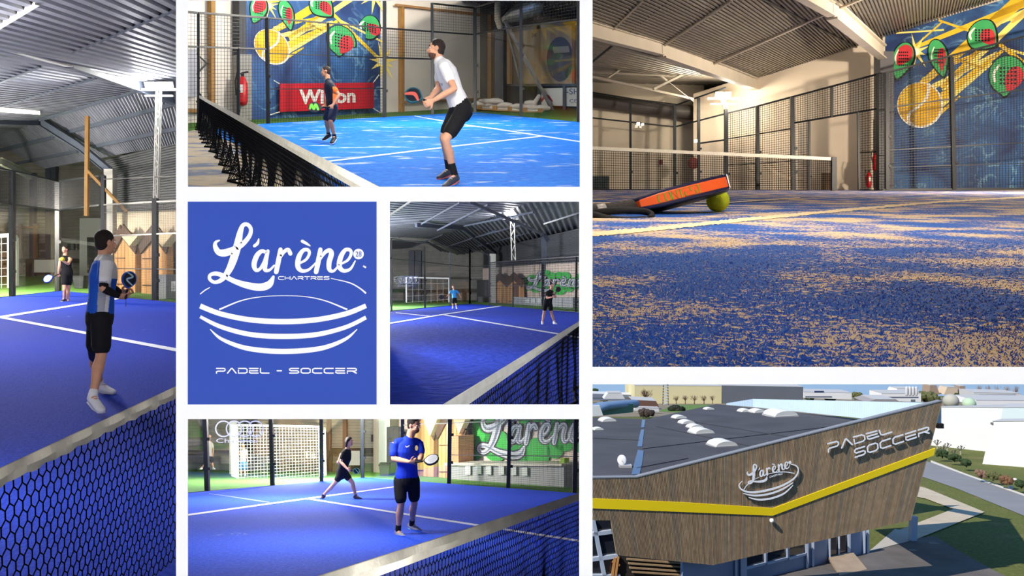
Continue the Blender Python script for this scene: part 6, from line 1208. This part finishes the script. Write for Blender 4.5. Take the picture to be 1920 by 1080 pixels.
# skylights on the roof
DOME = mat('dome_white', (226, 226, 218), .35, noise=.03, nscale=.5); CURB = mat('curb_grey', (170, 172, 174), .6)
sk = [(505, 205, 78, 'farthest of the diagonal row of four'), (545, 233, 84, 'second in the diagonal row of four'), (590, 256, 86, 'third in the diagonal row of four'), (625, 286, 128, 'nearest and largest in the diagonal row of four'), (740, 355, 148, 'standing alone nearest the timber facade'),
      (668, 157, 55, 'small, alone near the far roof tip'), (865, 169, 74, 'leftmost before the light blue parapet'), (935, 173, 88, 'middle before the light blue parapet'), (1060, 193, 164, 'large, long, before the light blue parapet'), (112, 221, 92, 'farther of the two on the left roof'), (60, 268, 62, 'nearer of the two on the left roof'), (1524, 215, 62, 'small, behind the rising facade top')]
for i, (x, y, w, lab) in enumerate(sk):
    u, v = 1100+.3426*x, 710+.3426*y; c = RP.p(u, v+4); s = w*.3426/F*c.y; root = thing('roof_skylight', c, 'domed white roof skylight, %s' % lab, 'skylight', 'roof skylights of the sports hall')
    ax_ = V((.96, .28, 0)); ay = V((-.28, .96, 0)); L2 = s*.46; W2 = s*.36; k_ = .16*s
    mb = MB(); lo = [c+ax_*L2*a+ay*W2*b for a, b in ((-1, -1), (1, -1), (1, 1), (-1, 1))]; mb.prism(lo, (0, 0, .06*s)); mb.build('curb', CURB, root)
    mb = MB(); n = 10; rows = []
    for j in range(n+1): a = math.pi*j/n; rows.append([c+ax_*(-math.cos(a))*L2*.94+ay*W2*.94*b+V((0, 0, .06*s+math.sin(a)*k_)) for b in (-1, 1)])
    for j in range(n): mb.add([rows[j][0], rows[j+1][0], rows[j+1][1], rows[j][1]], [(0, 1, 2, 3)])
    mb.poly([r[0] for r in rows]); mb.poly([r[1] for r in rows]); mb.build('dome', DOME, root)
c = RP.p(1167, 876); ds = thing('satellite_dish', c, 'white satellite dish on a foot at the left of the dark roof', 'satellite dish'); mb = MB(); mb.box(c+V((.6, 0, .3)), (2.6, 1.6, .5)); mb.build('foot_plate', CURB, ds); mb = MB(); mb.bar(c, c+V((0, 0, 1.4)), .2); mb.build('mount_pole', CURB, ds)
mb = MB(); dd = V((-.2, -.95, .25)).normalized(); o_ = c+V((-.1, 0, 1.5)); mb.ball(o_, (.98, .22, 1.1), 20, x=(1, 0, 0), y=dd); mb.build('dish', mat('dish_white', (235, 236, 238), .4), ds, True); mb = MB(); mb.bar(o_, o_+dd*.9+V((0, 0, -.3)), .06); mb.build('feed_arm', CURB, ds)
# ---- buildings around
def bldg(label, quad, depth_v, m, roofm=None, dep=60, wins=(), name='building', base=None, cat='building'):
    """quad: TL TR BR BL in pixels, standing at the depth of the given ground rows"""
    (a, b, c, d) = quad; tl, tr = (depth_v if isinstance(depth_v, tuple) else (depth_v, depth_v)); pl = P.wallp(P.gt(d[0], P.tg(tl)), P.gt(c[0], P.tg(tr)))
    root = thing(name, pl.p(*d), label, cat); q = [pl.p(*p) for p in quad]; n = pl.n; mb = MB(); mb.prism(q, -n*dep); mb.build('wall', m, root)
    mb = MB(); sc = q[0].y/F; mb.prism([q[0]+n*.3+V((0, 0, sc*.8)), q[1]+n*.3+V((0, 0, sc*.8)), q[1]-n*dep+V((0, 0, sc*.8)), q[0]-n*dep+V((0, 0, sc*.8))], (0, 0, -sc*.8)); mb.build('roof', roofm or mat('roof_pale', (176, 178, 180), .8), root)
    for u0, v0, u1, v1, wm in wins: mb = MB(); mb.prism([pl.p(u0, v0, .5), pl.p(u1, v0, .5), pl.p(u1, v1, .5), pl.p(u0, v1, .5)], -n*.6); mb.build('window', wm, root)
    return root
W1 = mat('facade_white', (222, 224, 226), .8, noise=.02, nscale=.02); W2_ = mat('facade_offwhite', (196, 199, 202), .8, noise=.05, nscale=.02); BG = mat('facade_beige', (208, 200, 158), .8, noise=.04, nscale=.02); DK = mat('facade_slate', (98, 104, 114), .7, noise=.04, nscale=.02); SH = mat('shade_blue', (86, 98, 118), .7)
bldg('long beige warehouse behind the sports hall, left of the slate one', [(1190, 723), (1353, 724), (1354, 757), (1190, 757)], 757, BG, dep=150)
bldg('long slate grey warehouse joined right of the beige one', [(1353, 723), (1506, 725.5), (1506, 757), (1353, 757)], 757, DK, dep=150)
bldg('tall white windowless building right of the sports hall', [(1735, 763), (1950, 765), (1950, 880), (1735, 836)], (834, 858), W1, dep=120)
bldg('projecting white block with dark cap at the right edge, %s' % where, [(1861, 790), (2100, 788), (2100, 930), (1842, 870)], (870, 890), W1, dep=12, wins=[(1857, 792, 1862, 796, DK)])
bldg('pale blue upper block on top of the white building at the right edge', [(1880, 764), (2100, 764), (2100, 786), (1877, 786)], (858, 870), mat('facade_pale_blue', (196, 212, 218), .7), dep=20)
bldg('long low white warehouse on skyline with dark blue sign above', [(1507, 735), (1597, 737), (1597, 749), (1507, 746)], 753, W1, dep=60, wins=[(1527, 733, 1545, 736, mat('sign_navy', (40, 58, 100), .6)), (1510, 743, 1560, 745, SH)])
bldg('white factory with stepped roof in the middle of the skyline', [(1653, 738), (1727, 738), (1727, 754), (1653, 751)], 757, W1, dep=60, wins=[(1660, 744, 1722, 746, SH), (1708, 749, 1716, 754, DK)])
bldg('upper storey of white factory carrying three silos', [(1682, 729), (1722, 729), (1722, 740), (1676, 740)], 755, W1, dep=40)
for k in range(4): mb = MB(); c = px(1700+k*6, 740, 1700); mb.tube([c, px(1700+k*6, 727, 1700)], 3.0, 12); tag(mb.build('silo', W2_, smooth=True), 'white silo on the skyline factory, %s in the row' % ['leftmost', 'second', 'third', 'rightmost'][k], 'silo', 'white silos on the factory')
bldg('long grey white industrial block at the right of the skyline', [(1826, 736), (1914, 738), (1914, 750), (1828, 748)], 757, W2_, dep=60, wins=[(1835, 740, 1905, 742, SH), (1835, 745, 1905, 747, SH)])
bldg('flat white low block in front of the skyline at the far right', [(1830, 750.5), (1990, 752), (1990, 764), (1830, 761)], 772, W1, dep=60)
bldg('wide low grey roofed shed behind the facade top', [(1640, 749), (1680, 749), (1690, 755), (1625, 754)], 762, mat('shed_grey', (142, 140, 142), .8), dep=60)
bldg('brown gabled block high on the skyline, right of silos', [(1744, 722.5), (1756, 722.5), (1762, 740), (1742, 740)], 750, mat('brick_brown', (152, 134, 118), .8), dep=40); bldg('distant beige block beside a brown one on the skyline', [(1776, 726), (1796, 727), (1796, 740), (1770, 740)], 750, mat('facade_sand', (196, 180, 160), .8), dep=40)
bldg('small brown tower block right on the skyline', [(1800, 724), (1810, 724), (1810, 738), (1799, 738)], 750, mat('brick_brown', (152, 134, 118), .8), dep=30)
bldg('grey shed with pale roof far left on the skyline', [(1101, 738), (1190, 741), (1190, 752), (1101, 750)], 756, mat('shed_blue_grey', (112, 122, 142), .8), W2_, dep=40, wins=[(1110, 745, 1180, 747, DK)])
bldg('small white house with low roof far left behind the green hangar', [(1140, 737), (1165, 737), (1172, 748), (1132, 748)], 758, W2_, dep=30)
bldg('brown brick sheds between green hangar and beige warehouse', [(1185, 750), (1230, 752), (1236, 763), (1185, 764)], 768, mat('brick_red_brown', (104, 78, 68), .8, noise=.1), dep=40)
bldg('white low shed beside the brown brick sheds', [(1190, 764), (1235, 765), (1236, 772), (1190, 770)], 776, W2_, dep=10)
# green hangar with rounded blue roof
t = P.tg(780)*.8; hg = thing('hangar', px(1150, 780, t), 'green sided hangar with a rounded blue grey roof at far left', 'hangar')
mb = MB(); mb.prism([px(1130, 764, t), px(1187, 757, t*1.05), px(1187, 773, t*1.05), px(1130, 779, t)], (0, 30, 0)); mb.build('side_wall', mat('hangar_green', (78, 118, 106), .6), hg)
mb = MB(); mb.tube([px(1108, 768, t*.98), px(1130, 762, t), px(1187, 757, t*1.08)], [(9, 5)]*3, 16, side=(1, 0, 0)); mb.build('round_roof', mat('hangar_roof', (112, 138, 172), .5), hg, True)
mb = MB(); mb.prism([px(1104, 762, t*.96), px(1124, 760, t*.96), px(1131, 779, t*.96), px(1104, 781, t*.96)], (0, 4, 0)); mb.build('end_wall', W2_, hg)
# domes, pylon, trees
for i, (u, v, r, m) in enumerate(((1745, 758, 0, None), (1783, 752, 14, mat('dome_grey', (168, 168, 160), .7)), (1817, 757, 12, mat('dome_green', (170, 196, 170), .6)))):
    if not r: continue
    c = px(u, v, 1000); q = r/F*1000; mb = MB(); mb.ball(c, (q, q, q*.95), 20); tag(mb.build('storage_dome', m, smooth=True), ['', 'grey rounded storage dome on the skyline', 'pale green storage dome above the white building at right'][i], 'dome')
py = thing('lattice_pylon', px(1248, 758, 900), 'tall banded lattice pylon in front of the beige warehouse', 'pylon'); mb = MB(); t = 900
for sx_ in (-1, 1): mb.bar(px(1248+sx_*5, 759, t), px(1248+sx_*4, 712, t), .9)
mb.build('mast_leg', DG, py); mb = MB()
for k in range(9): v = 758-k*5.2; mb.bar(px(1243, v, t), px(1253, v-2.5, t), 1.1); mb.bar(px(1253, v, t), px(1243, v-2.5, t), .7)
mb.build('mast_bracing', W2_, py)
def tree(u, v, hgt, wid, label, m, bare=False, t=None, name='tree', cat='tree', group=None, n=60):
    t = t or P.tg(v)*.95; c = px(u, v, t); s = t/F; random.seed(int(u*7+v)); root = thing(name, c, label, cat, group); H_ = hgt*s; R_ = wid*s/2
    mb = MB(); mb.tube([c, c+V((0, 0, H_*.6))], [R_*.12+.02, R_*.05+.01], 6); mb.build('trunk', mat('bark', (92, 78, 66), .9), root)
    mb = MB()
    if bare:
        for k in range(n):
            a, b = random.uniform(0, 6.28), random.uniform(.15, 1); h0 = H_*random.uniform(.25, .6); e = V((math.cos(a)*R_*b, math.sin(a)*R_*b, H_*random.uniform(.55, 1)-0)); mb.bar(c+V((0, 0, h0)), c+e, R_*.03)
            mb.bar(c+e*.7+V((0, 0, h0*.3)), c+e+V((random.uniform(-.2, .2)*R_, random.uniform(-.2, .2)*R_, R_*.2)), R_*.02)
        mb.build('branches', m, root)
    else:
        for k in range(n):
            a, b, z = random.uniform(0, 6.28), random.uniform(0, .75), random.uniform(.25, .85); q = c+V((math.cos(a)*R_*b, math.sin(a)*R_*b, H_*z)); mb.ball(q, R_*random.uniform(.18, .34), 6, x=(random.random()+.1, random.random(), .3))
        mb.build('foliage', m, root)
    return root
LF_ = mat('leaf_dark', (48, 66, 38), .9, noise=.3, nscale=.5); TW = mat('twig_brown', (120, 96, 80), .9); LO = mat('leaf_olive', (88, 92, 56), .9, noise=.3, nscale=.5)
tree(1211, 757, 26, 26, 'bare brown tree before the left end of the beige warehouse', TW, True)
for i, (u, w) in enumerate(((1268, 14), (1285, 16), (1302, 18), (1320, 16), (1336, 12))): tree(u, 757, 15, w, 'leafless shrub against the beige warehouse, %s of five' % ['leftmost', 'second', 'third', 'fourth', 'rightmost'][i], TW, True, name='shrub', cat='shrub', group='leafless shrubs by the beige warehouse', n=40)
for i, (u, v, h_, w, l) in enumerate(((1644, 752, 22, 22, 'dark conifer left of the white factory'), (1518, 750, 8, 20, 'dark low trees at the left end of the long white warehouse'), (1555, 751, 9, 26, 'dark tree clump before the middle of the long white warehouse'), (1608, 748, 12, 24, 'brown green tree clump right of the long white warehouse'), (1740, 752, 14, 50, 'wide olive tree clump between factory and domes'), (1800, 752, 14, 24, 'dark tree between the two domes'), (1690, 753, 6, 10, 'small dark bush in front of the white factory'), (1114, 738, 9, 18, 'dark tree at the very left of the skyline'), (1133, 752, 8, 18, 'brownish tree left of the brown sheds'))): tree(u, v, h_, w, l, LF_ if i not in (3, 4, 8) else LO, n=70)
for i in range(5): tree(1836+i*17, 750, 27, 15, 'tall leafless poplar on the right skyline, %s' % ['leftmost', 'second', 'third', 'fourth', 'rightmost'][i], mat('twig_grey', (150, 140, 136), .9), True, name='poplar', group='leafless poplars on the skyline', n=50)
tree(1268, 771, 9, 34, 'dark hedge at the corner of the green field', mat('hedge_dark', (38, 44, 34), .9), name='hedge', cat='hedge', n=90, t=P.tg(771)); tree(1212, 781, 12, 34, 'heap of dark bushes behind the left roof edge', mat('bush_dark', (66, 56, 52), .9), name='bush', cat='bush', n=90)
for i, (u, v, w) in enumerate(((1767, 855, 24), (1790, 862, 24), (1812, 872, 22), (1840, 893, 24), (1862, 897, 28), (1888, 905, 30), (1915, 912, 26))): tree(u, v+3, 14, w, ['dark round shrub nearest the hall corner', 'dark round shrub second from hall corner', 'dark round shrub third from the hall corner', 'brown shrub just right of the shadow edge', 'brown shrub beside the road, middle one', 'russet shrub left of the white marker', 'dark green shrub at the right frame edge'][i], [LF_, LF_, LF_, TW, LO, mat('leaf_russet', (112, 82, 60), .9), LF_][i], name='shrub', cat='shrub', group='shrubs along the road', n=80)
for i, (u, v) in enumerate(((1757, 842), (1768, 853), (1776, 848), (1789, 860), (1801, 853))):
    t = P.tg(v); s = t/F; c = px(u, v, t); root = thing('pollard_tree', c, 'small pollarded tree with knobbly branch ends, %s of five before the white building' % ['leftmost', 'second', 'middle', 'fourth', 'rightmost'][i], 'tree', 'pollarded trees before the white building')
    mb = MB(); mb.bar(c, c+V((0, 0, 8*s)), 1.6*s); mb.build('trunk', mat('bark_pale', (176, 168, 152), .9), root); mb = MB()
    for k in range(5): e = c+V(((k-2)*3.2*s, (k % 2-.5)*2*s, (17-abs(k-2)*1.5)*s)); mb.bar(c+V((0, 0, 7*s)), e, .8*s); mb.ball(e, 1.4*s, 6)
    mb.build('branches', mat('bark_grey', (112, 108, 100), .9), root)
for i, (u, v, l) in enumerate(((1903, 898, 'white round lamp globe on post among the roadside shrubs'), (1895, 914, 'white square marker stone standing in front of roadside shrubs'))):
    t = P.tg(v+3); mb = MB(); c = px(u, v+3, t); s = t/F
    if i: mb.box(c+V((0, 0, 2.5*s)), (7*s, 4*s, 5*s)); mb.box(c+V((0, 0, 5.4*s)), (8*s, 5*s, .8*s))
    else: mb.tube([c-V((0, 0, 6*s)), c+V((0, 0, 1*s))], 1*s, 8); mb.ball(c+V((0, 0, 2*s)), (4*s, 3*s, 2.6*s), 10)
    tag(mb.build('marker_stone' if i else 'globe_lamp', W1), l, 'marker' if i else 'lamp')
